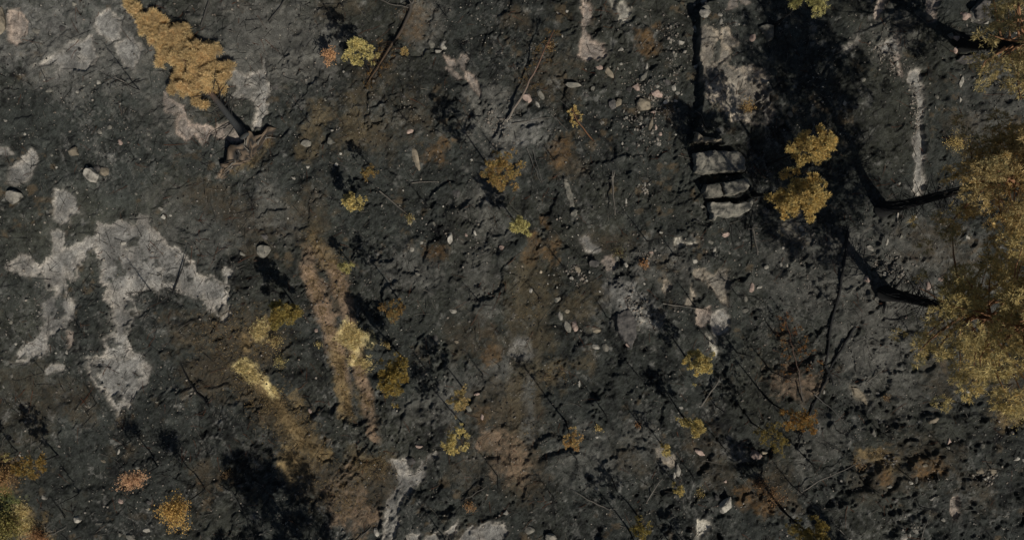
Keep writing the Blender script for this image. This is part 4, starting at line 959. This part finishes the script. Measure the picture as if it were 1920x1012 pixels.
pine(105, (1411, 366), 8.3, 1.5, .56, OCH, 36, .9, .12, (-.1, -1.05), .18, 'orange_pine', label='larger orange pine, lower of the pair right of the stone blocks', clump=.24, alive=.8, dead=.6)
pine(106, (1450, 50), 6.6, 1.3, .5, GRN, 22, .6, .09, (.1, .1), .2, 'yellow_pine', label='yellow green pine cut by the top edge right of the rock shelf', clump=.34, dead=1.2)
D1 = 'young yellow pine'
GY = 'young scorched pines'
pine(110, (943, 350), 6.0, 1.45, .5, [(.40, .26, .09), (.36, .28, .09), (.36, .20, .09)], 20, .62, .06, (0, .3), .17, 'young_pine', label='young pine with spread pinkish yellow crown near the photo centre', group=GY, clump=.28, dead=1.0)
pine(111, (975, 428), 3.9, .78, .5, GRN, 14, .9, .045, (0, 0), .16, 'young_pine', label='small bright yellow green pine just above the photo centre', group=GY, clump=.4)
pine(112, (663, 500), 2.5, .52, .45, GRN, 10, .8, .035, (0, 0), .13, 'young_pine', desc=D1, group=GY, clump=.4)
pine(113, (760, 574), 5.2, .85, .62, [(.36, .22, .08), (.28, .19, .07), (.24, .15, .06)], 14, .35, .05, (0, 0), .15, 'young_pine', desc='tall thin sparse brown pine', group=GY, clump=.34, dead=1.2)
pine(114, (762, 676), 5.3, 1.35, .45, [(.38, .28, .075), (.30, .23, .07), (.40, .27, .08)], 22, .85, .06, (0, -.5), .16, 'young_pine', label='round mustard yellow pine right of the brightest grass', group=GY, clump=.32)
pine(115, (870, 727), 4.0, .75, .5, BRN+YEL, 12, .6, .04, (0, 0), .14, 'young_pine', desc=D1, group=GY, clump=.36)
pine(116, (871, 795), 4.6, .95, .5, YEL, 14, .55, .045, (-.4, 0), .15, 'young_pine', desc=D1, group=GY, clump=.33)
pine(117, (677, 387), 2.7, .72, .25, YEL, 16, .9, .04, (0, 0), .15, 'young_pine', label='round lone yellow pine left of the photo centre', group=GY, clump=.42)
pine(118, (706, 322), 3.0, .62, .5, [(.30, .20, .07), (.22, .15, .06)], 12, .3, .035, (0, -.5), .12, 'young_pine', desc='sparse brown young pine', group=GY, clump=.34)
pine(119, (693, 133), 3.9, .95, .35, GRN+YEL, 16, .9, .055, (.0, .3), .16, 'young_pine', label='yellow pine at the top with two dark shadows left of it', group=GY, clump=.38)
pine(120, (765, 113), 1.7, .32, .4, BRN+OCH, 8, .7, .025, (0, 0), .11, 'young_pine', desc='tiny ochre pine', group=GY, clump=.42)
pine(121, (560, 580), 3.7, 1.15, .35, [(.36, .29, .085), (.30, .25, .08), (.38, .26, .08)], 18, .9, .06, (0, 0), .16, 'young_pine', label='bushy mustard pine below its own black shadow, left of the grass tracks', group=GY, clump=.36)
pine(122, (1061, 789), 5.0, .75, .68, RDO+OCH, 12, .28, .05, (0, 0), .13, 'young_pine', label='nearly bare young pine with rusty top beside the tyre tracks', group=GY, clump=.35, dead=1.6)
pine(123, (1284, 668), 3.5, .95, .35, YEL, 16, .8, .05, (.1, 0), .15, 'young_pine', desc='bushy yellow young pine', group=GY, clump=.36)
pine(124, (1278, 778), 3.6, .88, .4, YEL, 16, .75, .05, (.2, 0), .15, 'young_pine', desc='bushy yellow young pine', group=GY, clump=.36)
pine(125, (1444, 752), 5.6, 1.15, .55, [(.38, .24, .07), (.40, .18, .05), (.30, .2, .07)], 14, .5, .055, (0, 0), .15, 'young_pine', label='leggy pine with yellow and orange top, lower right of the photo', group=GY, clump=.3, dead=1.0)
pine(126, (1405, 790), 3.9, 1.05, .4, [(.32, .24, .07), (.24, .18, .06)], 14, .4, .045, (.3, -.2), .14, 'young_pine', desc='sparse olive yellow young pine', group=GY, clump=.32)
pine(127, (1462, 950), 5.4, 1.25, .4, [(.34, .25, .07), (.30, .22, .07), (.22, .17, .06)], 22, .9, .07, (.2, -.2), .18, 'young_pine', label='dense yellow olive pine cut by the bottom edge at right', group=GY, clump=.34)
pine(128, (1610, 1075), 5.0, 1.15, .35, OLV+YEL, 20, .9, .07, (0, 0), .18, 'young_pine', label='dense olive pine beyond the bottom edge at right, its shadow in view', group=GY, clump=.34)
pine(129, (648, 1115), 9.5, 3.0, .35, OLV+OCH, 34, .9, .16, (0, 0), .24, 'dark_pine', label='large dark pine beyond the bottom edge, its shadow falling into view', clump=.3)
pine(135, (505, 1130), 5.0, 1.1, .35, OLV+OCH, 18, .8, .08, (0, 0), .2, 'young_pine', label='smaller olive pine beyond the bottom edge, left of the large dark one', group=GY, clump=.34)
pine(130, (111, 852), 3.6, .85, .4, [(.36, .24, .07), (.26, .2, .06), (.36, .20, .07)], 16, .7, .05, (0, 0), .15, 'young_pine', desc='bushy ochre young pine', group=GY, clump=.36)
pine(131, (1196, 965), 3.3, .85, .4, [(.34, .26, .07), (.26, .2, .06)], 13, .45, .045, (-.4, .2), .14, 'young_pine', desc='sparse yellow young pine', group=GY, clump=.32)
pine(132, (1237, 828), 2.3, .42, .4, YEL, 10, .6, .03, (0, 0), .12, 'young_pine', desc='tiny yellow pine', group=GY, clump=.36)
pine(133, (35, 845), 2.4, .5, .4, YEL+OLV, 10, .7, .035, (0, 0), .13, 'young_pine', desc=D1, group=GY, clump=.36)
pine(134, (1178, 990), 4.6, .7, .5, OLV+YEL, 12, .5, .045, (0, 0), .14, 'young_pine', desc='thin olive young pine', group=GY, clump=.34)
pine(136, (1300, 1040), 3.6, .9, .35, OCH+YEL, 14, .7, .05, (0, 0), .16, 'young_pine', desc='bushy ochre young pine', group=GY, clump=.36)
pine(137, (1265, 905), 1.7, .4, .3, YEL, 8, .6, .03, (0, 0), .12, 'young_pine', desc='tiny yellow pine', group=GY, clump=.36)

# birch bushes with autumn leaves
bush(201, (630, 118), .5, .9, RDO+PNK, 900, .05, lift=.9, label='rusty orange birch bush left of the yellow pine at the top')
bush(202, (388, 914), 1.0, 1.3, [(.56, .36, .11), (.52, .40, .14), (.56, .30, .11)], 3000, .05, lift=3.2, label='round orange birch bush near the bottom left', stems=16)
bush(203, (304, 870), .8, 1.0, PNK, 1500, .045, lift=2.3, label='pinkish orange birch bush above left of the round orange one', stems=12)
bush(204, (12, 893), 1.4, 1.4, [(.36, .2, .1), (.3, .19, .09), (.38, .26, .1)], 1900, .055, label='faded pink brown birch thicket at the left edge', stems=16)
bush(205, (22, 985), 1.7, 1.1, [(.24, .2, .07), (.13, .14, .04), (.34, .27, .1)], 2600, .055, label='green and straw coloured heath clump in the bottom left corner', stems=18, name='heath_clump')
bush(206, (80, 1004), .9, .7, [(.36, .19, .09), (.30, .17, .08)], 900, .045, label='reddish brown low bush at the bottom edge beside the heath', name='low_bush')
LB = 'low dry bushes'
for sd_, p, r, h, pal, n, lab in [
    (210, (882, 943), .5, .5, RDO+BRN, 350, 'low rusty bush'), (211, (1393, 207), .75, .6, RDO+OCH, 500, 'low rusty bush'), (212, (1120, 800), .35, .3, OCH, 160, 'tiny ochre bush'), (213, (1195, 795), .28, .3, RDO, 130, 'tiny rusty bush'),
    (214, (1600, 868), .5, .5, BRN, 260, 'low brown bush'), (215, (1205, 495), .5, .4, RDO, 260, 'low rusty bush'), (216, (1160, 475), .6, .3, OLV, 200, 'low olive bush'), (217, (770, 410), .45, .5, OLV+YEL, 220, 'low olive bush'),
    (218, (520, 640), .6, .6, BRN+YEL, 420, 'low straw bush'), (219, (527, 678), .55, .5, OLV+YEL, 420, 'low straw bush'), (220, (1655, 745), .4, .3, BRN, 130, 'low brown bush'), (221, (1420, 905), .8, .5, RDO+BRN, 420, 'low rusty bush'),
    (222, (1780, 275), .9, .9, OCH, 700, 'low orange bush'), (223, (1890, 775), 1.0, .8, OLV+OCH, 800, 'low olive bush'), (224, (1030, 92), .45, .5, BRN, 250, 'low brown bush'), (225, (1310, 925), .5, .35, OLV+OCH, 200, 'low olive bush'),
    (226, (735, 590), .4, .3, OCH+OLV, 160, 'tiny ochre bush'), (227, (600, 645), .3, .3, YEL, 120, 'tiny yellow bush'), (228, (1445, 925), .9, .6, BRN+RDO, 420, 'low brown bush'), (229, (725, 645), .35, .3, OCH, 180, 'tiny ochre bush'), (230, (430, 885), .5, .35, BRN, 180, 'low brown bush'),
]:
    bush(sd_, p, r, h, pal, n, .035, lab, None, 'low_bush', LB, 7)

# ------------------------------------------------------------------ dead trees: leaning, fallen and standing
log(301, B(900, 0, [(215, 950), (330, 780), (430, 600), (520, 420), (575, 320)]), .085, .018, (.05, 1.5), PALE*.8, 22, .85, needle=([(.2, .13, .05), (.13, .09, .04)], .5, .12), name='leaning_dead_pine', label='leaning dead pine with pale pink trunk and brown twigs near the top', bcol=RED*.55, nrange=(.35, 1), roots=6, tip_col=RED*.9)
log(302, B(560, 0, [(900, 60), (890, 130), (800, 290), (680, 480), (590, 620), (545, 690)]), .11, .02, (.2, .12), np.array([.05, .045, .038]), 40, .95, needle=([(.24, .14, .05), (.15, .1, .045)], .28, .1), name='fallen_dead_tree', label='fallen dead tree with fishbone twigs at its lower end, top of the photo', bcol=BARK*.35, nrange=(.42, 1), roots=9, tip_col=(.09, .055, .03))
log(303, B(900, 220, [(900, 190), (840, 120), (760, 20), (725, -60)]), .05, .02, (.05, .25), BARK, 10, .5, needle=(OCH, .9, .13), name='fallen_dead_tree', label='short fallen pole with bright orange needles on its upper end', nrange=(.5, 1), bcol=BARK)
log(304, [(1503, 752), (1487, 674), (1472, 620), (1463, 593)], .045, .015, (.1, .6), PALE*.5, 34, 1.3, needle=([(.24, .10, .045), (.34, .20, .06), (.16, .08, .04)], .45, .13), name='fallen_dead_tree', label='reddish bare tree with a long thin trunk and orange tipped twigs', bcol=RED*.45, nrange=(.2, 1), tip_col=RED*.8)
log(305, B(560, 220, [(650, 590), (760, 680), (930, 830)]), .045, .02, (.1, .05), PALE*.5, 6, .4, desc='pale thin fallen pole')
log(306, B(560, 220, [(890, 520), (980, 505), (1110, 510)]), .035, .015, (.05, .05), PALE*.7, 3, .3, desc='pale thin fallen pole')
log(307, B(900, 220, [(370, 250), (430, 400), (480, 520)]), .035, .015, (.04, .1), GREYW, 8, .3, desc='grey thin fallen pole')
log(308, B(900, 220, [(415, 260), (455, 400), (490, 510)]), .03, .012, (.04, .15), GREYW, 6, .3, desc='grey thin fallen pole')
log(309, [(1148, 335), (1149, 370), (1150, 405)], .07, .03, (.1, .7), PALE*.6, 10, .7, desc='pale leaning pole', bcol=CHAR*3, roots=6)
log(310, B(1240, 440, [(0, 540), (120, 560), (270, 582)]), .04, .015, (.1, .05), PALE*.6, 5, .4, desc='pale thin fallen pole')
log(311, [(398, -6), (392, 20), (381, 55)], .07, .05, (.05, .05), GREYW*.6, 0, desc='dark fallen pole')
log(312, [(541, 0), (525, 22), (506, 44)], .07, .04, (.05, .05), GREYW*.6, 3, .3, desc='dark fallen pole', roots=4)
log(313, [(702, -3), (735, 12), (768, 20)], .04, .03, (.1, .2), PALE*.45, 4, .3, desc='grey thin fallen pole')
log(314, [(326, 545), (345, 505), (353, 488), (360, 473)], .055, .015, (.1, .5), CHAR, 8, .5, desc='charred leaning stick on bare rock', roots=7, nrange=(.55, 1))
log(315, [(395, 752), (375, 733), (353, 700), (339, 677)], .07, .012, (.15, .1), CHAR, 10, .5, desc='charred fallen sapling', roots=14)
log(316, [(1588, 434), (1573, 520), (1569, 557), (1556, 610), (1545, 684)], .09, .07, (.05, .05), CHAR*1.5, 10, .7, name='fallen_burnt_tree', label='long black crooked trunk fallen from the pine shadow downwards', roots=5)
log(317, [(1601, 612), (1578, 650), (1553, 690), (1530, 740), (1505, 800), (1490, 842)], .09, .03, (.05, .05), CHAR*1.5, 16, .8, name='fallen_burnt_tree', label='black forked trunk fallen slantwise, its thin end by the orange top', roots=5)
log(318, [(1544, 684), (1552, 700), (1556, 720)], .08, .05, (.15, .15), CHAR*1.5, 4, .5, desc='short black log')
log(319, [(1499, 915), (1545, 888), (1600, 857)], .05, .015, (.25, .7), PALE*.7, 30, .8, name='fallen_dead_tree', desc='pale thin pole with fine twigs', bcol=CHAR*3, roots=8)
log(320, [(1622, 715), (1650, 691)], .04, .02, (.08, .08), PALE*.6, 2, .2, desc='short pale stick')
log(321, A(2, 2, [(540, 832), (430, 780), (330, 722)]), .05, .015, (.1, .1), PALE*.55, 12, .5, desc='pale curved fallen pole', bcol=CHAR*3, roots=5)
log(322, A(2, 2, [(748, 790), (780, 730), (835, 660)]), .05, .02, (.1, .3), PALE*.7, 6, .4, desc='pale thin fallen pole')
log(323, A(2, 2, [(1050, 262), (1090, 180), (1145, 88)]), .065, .04, (.05, .25), PALE*.6, 5, .4, desc='pale thick fallen pole')
log(324, A(1, 2, [(1150, 782), (1220, 740), (1292, 690)]), .035, .02, (.05, .25), PALE*.5, 3, .3, desc='short pale stick')
log(325, A(1, 2, [(570, 1012), (600, 970), (650, 928)]), .035, .02, (.05, .05), PALE*.5, 2, .3, desc='short pale stick')
log(326, B(1240, 220, [(545, 845), (545, 940), (548, 1050)]), .03, .012, (.05, .4), CHAR, 4, .3, desc='charred leaning stick')
log(327, B(1240, 220, [(715, 880), (725, 960), (742, 1090)]), .07, .04, (.1, .4), PALE*.45, 10, .8, desc='grey leaning pole', bcol=CHAR*2, roots=3)
log(328, B(1240, 220, [(700, 740), (690, 800), (670, 900)]), .05, .03, (.4, .1), CHAR, 4, .3, desc='charred leaning stick')
log(329, B(1580, 0, [(1090, 230), (1160, 220), (1240, 235), (1315, 222)]), .07, .04, (.5, .9), BARK*2.0, 5, .6, name='fallen_branch', label='bare pinkish limb lying near the right hand corner rocks', cat='branch', bcol=BARK)
log(330, A(2, 0, [(0, 695), (120, 675), (215, 660)]), .03, .012, (.05, .05), PALE*.6, 3, .3, desc='pale thin fallen pole')
log(331, A(0, 0, [(740, 487), (700, 460), (648, 430)]), .035, .015, (.1, .1), PALE*.9, 2, .2, desc='pale thin fallen pole')
log(332, A(0, 0, [(800, 460), (750, 475), (700, 492)]), .03, .012, (.15, .1), CHAR, 5, .3, desc='charred thin stick')
log(333, B(1580, 220, [(415, 760), (410, 835)]), .05, .02, (.05, .05), PALE*2.2, 0, desc='short white stick', cat='stick')
log(334, A(3, 2, [(830, 1000), (845, 930), (860, 870)]), .025, .012, (.05, .05), PALE*.9, 2, .2, desc='pale thin fallen pole')
log(335, A(2, 2, [(1385, 640), (1385, 580)]), .03, .02, (.05, .05), CHAR, 2, .2, desc='charred thin stick')
log(336, A(2, 0, [(215, 640), (270, 690), (310, 730)]), .025, .012, (.05, .05), GREYW, 2, .2, desc='grey thin fallen pole')
log(337, A(2, 0, [(100, 480), (220, 520), (330, 620)]), .03, .012, (.05, .05), GREYW*.8, 4, .4, desc='grey thin fallen pole')
log(338, A(0, 2, [(270, 985), (340, 955), (385, 930)]), .03, .015, (.05, .1), PALE*.6, 3, .3, desc='pale thin fallen pole')
log(339, A(3, 1, [(640, 760), (690, 775), (720, 770), (830, 715)]), .05, .02, (.05, .1), CHAR, 5, .4, desc='charred thin stick')
log(340, B(1580, 440, [(310, 500), (310, 560), (300, 620)]), .09, .03, (.1, .05), CHAR, 4, .4, desc='charred root log')
log(341, B(1580, 440, [(320, 455), (380, 400), (450, 300)]), .13, .02, (.15, .4), CHAR, 3, .3, desc='charred broken limb')
log(342, A(0, 2, [(380, 880), (330, 810), (290, 760)]), .03, .012, (.1, .05), CHAR, 4, .3, desc='charred thin stick')
log(343, B(340, 772, [(330, 560), (420, 620), (570, 940)]), .03, .015, (.1, .1), CHAR*2, 14, .5, desc='charred thin stick')
log(344, A(3, 2, [(1130, 880), (1190, 940), (1240, 1000)]), .03, .02, (.05, .05), CHAR, 2, .2, desc='charred thin stick')
log(345, A(3, 2, [(370, 930), (410, 970), (460, 1010)]), .025, .015, (.2, .05), PALE*.5, 2, .3, desc='pale thin fallen pole')
log(346, B(1240, 660, [(1180, 320), (1300, 420), (1434, 560)]), .03, .012, (.3, .1), GREYW, 6, .4, desc='grey thin fallen pole')
# standing snags: base, height
for i, (p, h, kw) in enumerate([
    ((265, 170), 4.2, dict(nb=26)), ((282, 546), 2.9, dict(nb=40, bl=.7)), ((1056, 500), 2.4, dict(nb=34)), ((1304, 576), 3.0, {}), ((1461, 636), 3.3, dict(nb=40)), ((1446, 697), 3.4, dict(nb=44, bl=.8)),
    ((155, 921), 2.7, {}), ((158, 622), 1.3, {}), ((632, 41), 1.9, {}), ((837, 31), 1.5, {}), ((762, 226), 2.0, {}), ((1128, 766), 2.2, {}), ((1196, 790), 1.6, {}), ((841, 1010), 4.4, dict(nb=30)),
    ((1214, 452), 3.2, dict(nb=40)), ((1857, 164), 2.4, {}), ((1145, 892), 2.0, {}), ((1255, 1015), 2.0, {}), ((800, 690), 1.8, {}),
    ((1480, 800), 2.2, {}), ((1620, 905), 1.6, {}), ((1380, 660), 3.0, dict(nb=50, bl=.8)), ((1265, 480), 1.8, {}), ((250, 825), 2.0, dict(nb=36)), ((1040, 300), 1.3, {}), ((905, 700), 1.6, {}), ((1340, 760), 2.2, dict(nb=36)),
    ((1480, 905), 2.4, dict(nb=50, bl=.8)), ((930, 280), 1.6, {}), ((1850, 300), 2.2, {}), ((585, 760), .9, {}), ((1700, 620), 1.6, dict(nb=40))]):
    snag(400+i, p, h, **kw)
rq = random.Random(9)
for i, p in enumerate([(1090, 620), (1180, 690), (1225, 590), (1350, 830), (1085, 850), (1130, 600), (1385, 545), (1545, 560), (1560, 800), (1640, 800), (1680, 880), (1760, 830), (1290, 880), (1030, 930), (940, 880), (900, 560), (830, 470), (800, 380), (620, 700), (560, 830), (720, 860), (1110, 330), (1060, 190), (880, 110), (590, 240), (480, 400), (180, 760), (90, 690), (1240, 740), (1500, 850), (1720, 950), (1840, 880), (1010, 560), (1330, 640)]):
    snag(460+i, (p[0]+rq.uniform(-8, 8), p[1]+rq.uniform(-8, 8)), rq.uniform(1.2, 2.8), nb=rq.randint(16, 40), tr=rq.uniform(.018, .032), bl=rq.uniform(.35, .7), lean=(rq.uniform(-.3, .3), rq.uniform(-.3, .3)), desc=rq.choice(['slim charred sapling', 'thin blackened sapling', 'bare burnt sapling']))

# ------------------------------------------------------------------ things nobody could count: grass, pebbles, twigs
def scatter_strokes(strokes, rng):
    out = []
    for pts, r, n in strokes:
        P = WA(pts); k2 = rng.integers(0, max(1, len(P)-1), n); u = rng.random((n, 1))
        q_ = P[k2]*(1-u)+P[np.minimum(k2+1, len(P)-1)]*u if len(P) > 1 else np.repeat(P, n, 0)
        out.append(q_+rng.normal(0, r/PXM*.55, (n, 2)))
    return np.concatenate(out)
def hzv(q_):
    i = np.clip(np.searchsorted(xs, q_[:, 0])-1, 0, NX-2); j = np.clip(np.searchsorted(ys, q_[:, 1])-1, 0, NY-2)
    return Zg[j, i]
def grass(seed, strokes, pal, L, label, w=.009):
    rng = np.random.default_rng(seed)
    q_ = scatter_strokes(strokes, rng)
    keep = fbm(q_[:, 0], q_[:, 1], .7, 3, 401) > -.22
    q_ = q_[keep]; n = len(q_)
    cen = np.column_stack([q_, hzv(q_)])
    d = norm(rng.normal(size=(n, 3))*np.array([1, 1, .3])+np.array([0, 0, .65]))
    V, F, Cc = tufts(rng, cen, d, np.full(n, L)*rng.uniform(.6, 1.3, n), 6, w, pick(rng, pal, n)*rng.uniform(.6, 1.2, (n, 1)), .5)
    tag(link('dry_grass', build_mesh('dry_grass', V, F, Cc, M_GRASS)), label, None, None, 'stuff')
GY1 = [(.80, .66, .34), (.70, .57, .27), (.56, .43, .19)]
GB = [(.29, .205, .105), (.22, .16, .08), (.36, .26, .13)]
grass(501, [(B(300, 660, [(640, 110), (700, 150), (760, 200)]), 12, 700), (B(300, 660, [(830, 240), (920, 310)]), 9, 420), (A(1, 1, [(530, 820), (545, 860)]), 12, 800), (A(1, 1, [(490, 880), (640, 870)]), 14, 700), (A(1, 1, [(550, 900), (560, 1000)]), 12, 420), (B(300, 440, [(810, 720), (790, 790)]), 14, 520), (A(0, 2, [(120, 830), (160, 950)]), 14, 600), (A(1, 2, [(600, 10), (620, 40)]), 14, 260)], GY1, .2, 'bright straw yellow grass left unburnt')
grass(502, [(A(1, 1, [(320, 330), (400, 420), (440, 470)]), 20, 500), (A(1, 1, [(300, 490), (335, 600), (380, 720), (420, 840), (460, 1000)]), 11, 900), (A(1, 1, [(450, 490), (480, 640)]), 14, 260), (A(1, 2, [(470, 0), (480, 130), (530, 320)]), 9, 700), (A(1, 2, [(580, 0), (600, 130), (630, 270)]), 9, 500), (A(1, 2, [(60, 200), (200, 330), (280, 450), (230, 580)]), 34, 1500), (A(1, 2, [(330, 480), (400, 540)]), 22, 300), (A(1, 2, [(560, 600), (720, 600)]), 24, 500), (B(300, 440, [(650, 700), (900, 880)]), 40, 800), (B(300, 660, [(560, 100), (1000, 520)]), 40, 800), (A(1, 2, [(420, 650), (560, 860)]), 40, 700), (A(2, 2, [(60, 100), (60, 450)]), 34, 120), (A(2, 2, [(230, 60), (270, 110)]), 20, 260), (A(2, 1, [(100, 560), (90, 760)]), 36, 120), (A(3, 2, [(560, 520), (660, 550)]), 14, 160), (A(0, 1, [(1100, 840), (1350, 900)]), 40, 400)], GB, .14, 'short brown scorched grass along the vehicle tracks', .007)
def litter(seed):
    rng = np.random.default_rng(seed); Q = []; Cq = []
    for pts, r, col, amt in LITTER:
        P = WA(pts)
        L = float(np.sum(np.linalg.norm(np.diff(P, axis=0), axis=1))) if len(P) > 1 else 0
        n = int(amt*75*(L+r/PXM*1.5)*r/PXM)
        q_ = scatter_strokes([(pts, r*1.1, n)], rng); Q.append(q_)
        Cq.append(np.array(col)[None]*rng.uniform(.6, 2.3, (n, 1))*rng.uniform(.9, 1.1, (n, 3)))
    q_ = np.concatenate(Q); c = np.concatenate(Cq)
    kp = fbm(q_[:, 0], q_[:, 1], .5, 3, 451) > -.15
    q_ = q_[kp]; c = c[kp]; n = len(q_)
    d = norm(rng.normal(size=(n, 3))*np.array([1, 1, .25])+np.array([0, 0, .25]))
    V, F, Cc = tufts(rng, np.column_stack([q_, hzv(q_)+.01]), d, rng.uniform(.05, .13, n), 4, .008, c, .6)
    tag(link('needle_litter', build_mesh('needle_litter', V, F, Cc, M_GRASS)), 'brown and straw coloured needle litter on the soil', None, None, 'stuff')
litter(551)
def pebbles(seed, n, label, tones, smin, smax, region=None, name='pebbles'):
    rng = np.random.default_rng(seed)
    if region is None:
        q_ = np.column_stack([rng.uniform(-32.5, 32.5, n*3), rng.uniform(-17.3, 17.3, n*3)])
        q_ = q_[fbm(q_[:, 0], q_[:, 1], 2.6, 3, 421+seed) > rng.uniform(-.35, .45, n*3)][:n]
    else: q_ = scatter_strokes(region, rng)
    if name == 'charcoal_lumps':
        ib = np.clip(np.searchsorted(xs, q_[:, 0])-1, 0, NX-2); jb = np.clip(np.searchsorted(ys, q_[:, 1])-1, 0, NY-2)
        q_ = q_[bid.reshape(NY, NX)[jb, ib] < 0]
    n = len(q_)
    s = smin*(smax/smin)**(rng.random(n)**2.2)
    base = np.array([[1, 0, 0], [0, 1, 0], [-1, 0, 0], [0, -1, 0], [0, 0, .8], [0, 0, -.5], [.7, .7, .35], [-.7, .6, .3]])[:6]
    Fb = np.array([[0, 1, 4], [1, 2, 4], [2, 3, 4], [3, 0, 4], [1, 0, 5], [2, 1, 5], [3, 2, 5], [0, 3, 5]])
    a = rng.uniform(0, 6.28, n); sx = rng.uniform(.7, 1.5, n)
    b = base[None]*(1+.3*rng.normal(size=(n, 6, 1)))
    bx = b[..., 0]*sx[:, None]; by = b[..., 1]
    V = np.stack([bx*np.cos(a)[:, None]-by*np.sin(a)[:, None], bx*np.sin(a)[:, None]+by*np.cos(a)[:, None], b[..., 2]], -1)*s[:, None, None]
    V += np.column_stack([q_, hzv(q_)+s*.25])[:, None]
    F = (Fb[None]+np.arange(n)[:, None, None]*6).reshape(-1, 3)
    c = np.repeat(pick(rng, tones, n)*rng.uniform(.5, 1.2, (n, 1)), 6, 0)
    tag(link(name, build_mesh(name, V.reshape(-1, 3), F, c, M_PEBBLE)), label, None, None, 'stuff')
PT = [(.26, .24, .20), (.18, .165, .14), (.25, .20, .155), (.09, .086, .078)]
pebbles(601, 15000, 'pale pebbles and grit strewn over the char', [(.42, .39, .33), (.22, .205, .175), (.36, .29, .22), (.12, .115, .105)], .010, .055)
pebbles(604, 2600, 'small broken stones among the char', PT, .035, .10, None, 'small_stones')
pebbles(602, 0, 'rubble of pale stones left of the rock shelf', PT, .03, .12, [(A(2, 0, [(680, 470), (800, 560), (880, 620)]), 28, 260), (A(2, 0, [(860, 150), (920, 280), (880, 480)]), 22, 160), (A(2, 0, [(640, 640), (800, 760)]), 26, 140), (A(2, 1, [(320, 480), (400, 560)]), 14, 90), (A(2, 1, [(720, 30), (760, 60)]), 8, 40), (A(3, 2, [(640, 550), (690, 570)]), 9, 60), (A(3, 2, [(1130, 640), (1220, 640)]), 12, 80), (A(3, 2, [(720, 990), (830, 900)]), 10, 40), (A(3, 0, [(600, 250), (720, 420)]), 22, 200), (A(3, 0, [(800, 480), (810, 760)]), 8, 120), (A(3, 1, [(520, 420), (760, 520)]), 24, 200), (A(3, 1, [(180, 260), (260, 330)]), 16, 80), (A(2, 1, [(640, 640), (740, 780)]), 20, 120), (A(2, 1, [(730, 440), (800, 400)]), 12, 60), (A(1, 0, [(1300, 620), (1380, 760)]), 22, 120)], 'rubble')
pebbles(603, 9000, 'lumps of charred peat and charcoal', [(.012, .012, .012), (.03, .03, .03), (.05, .047, .042)], .02, .08, None, 'charcoal_lumps')
def twigs(seed, n):
    rng = np.random.default_rng(seed); b = Buf()
    for i in range(n):
        x, y = rng.uniform(-20, 32.5), rng.uniform(-17.3, 17.3)
        if rng.random() < .25: x = rng.uniform(-32, -15)
        a = rng.uniform(0, 6.28); L = rng.uniform(.2, .7)+rng.random()**3
        m = 4
        px = x+np.cos(a)*np.linspace(0, L, m)+rng.normal(0, .03, m); py = y+np.sin(a)*np.linspace(0, L, m)+rng.normal(0, .03, m)
        pz = np.array([hz(u, v) for u, v in zip(px, py)])+rng.uniform(.01, .07)
        c = CHAR if rng.random() < .65 else (PALE*.6 if rng.random() < .5 else RED*.7)
        b.tube(np.column_stack([px, py, pz]), np.linspace(rng.uniform(.008, .022), .005, m), c, 3)
    tag(link('fallen_twigs', b.mesh('fallen_twigs', M_WOOD)), 'charred and pale twigs littering the ground', None, None, 'stuff')
twigs(701, 4200)
flush_labels()
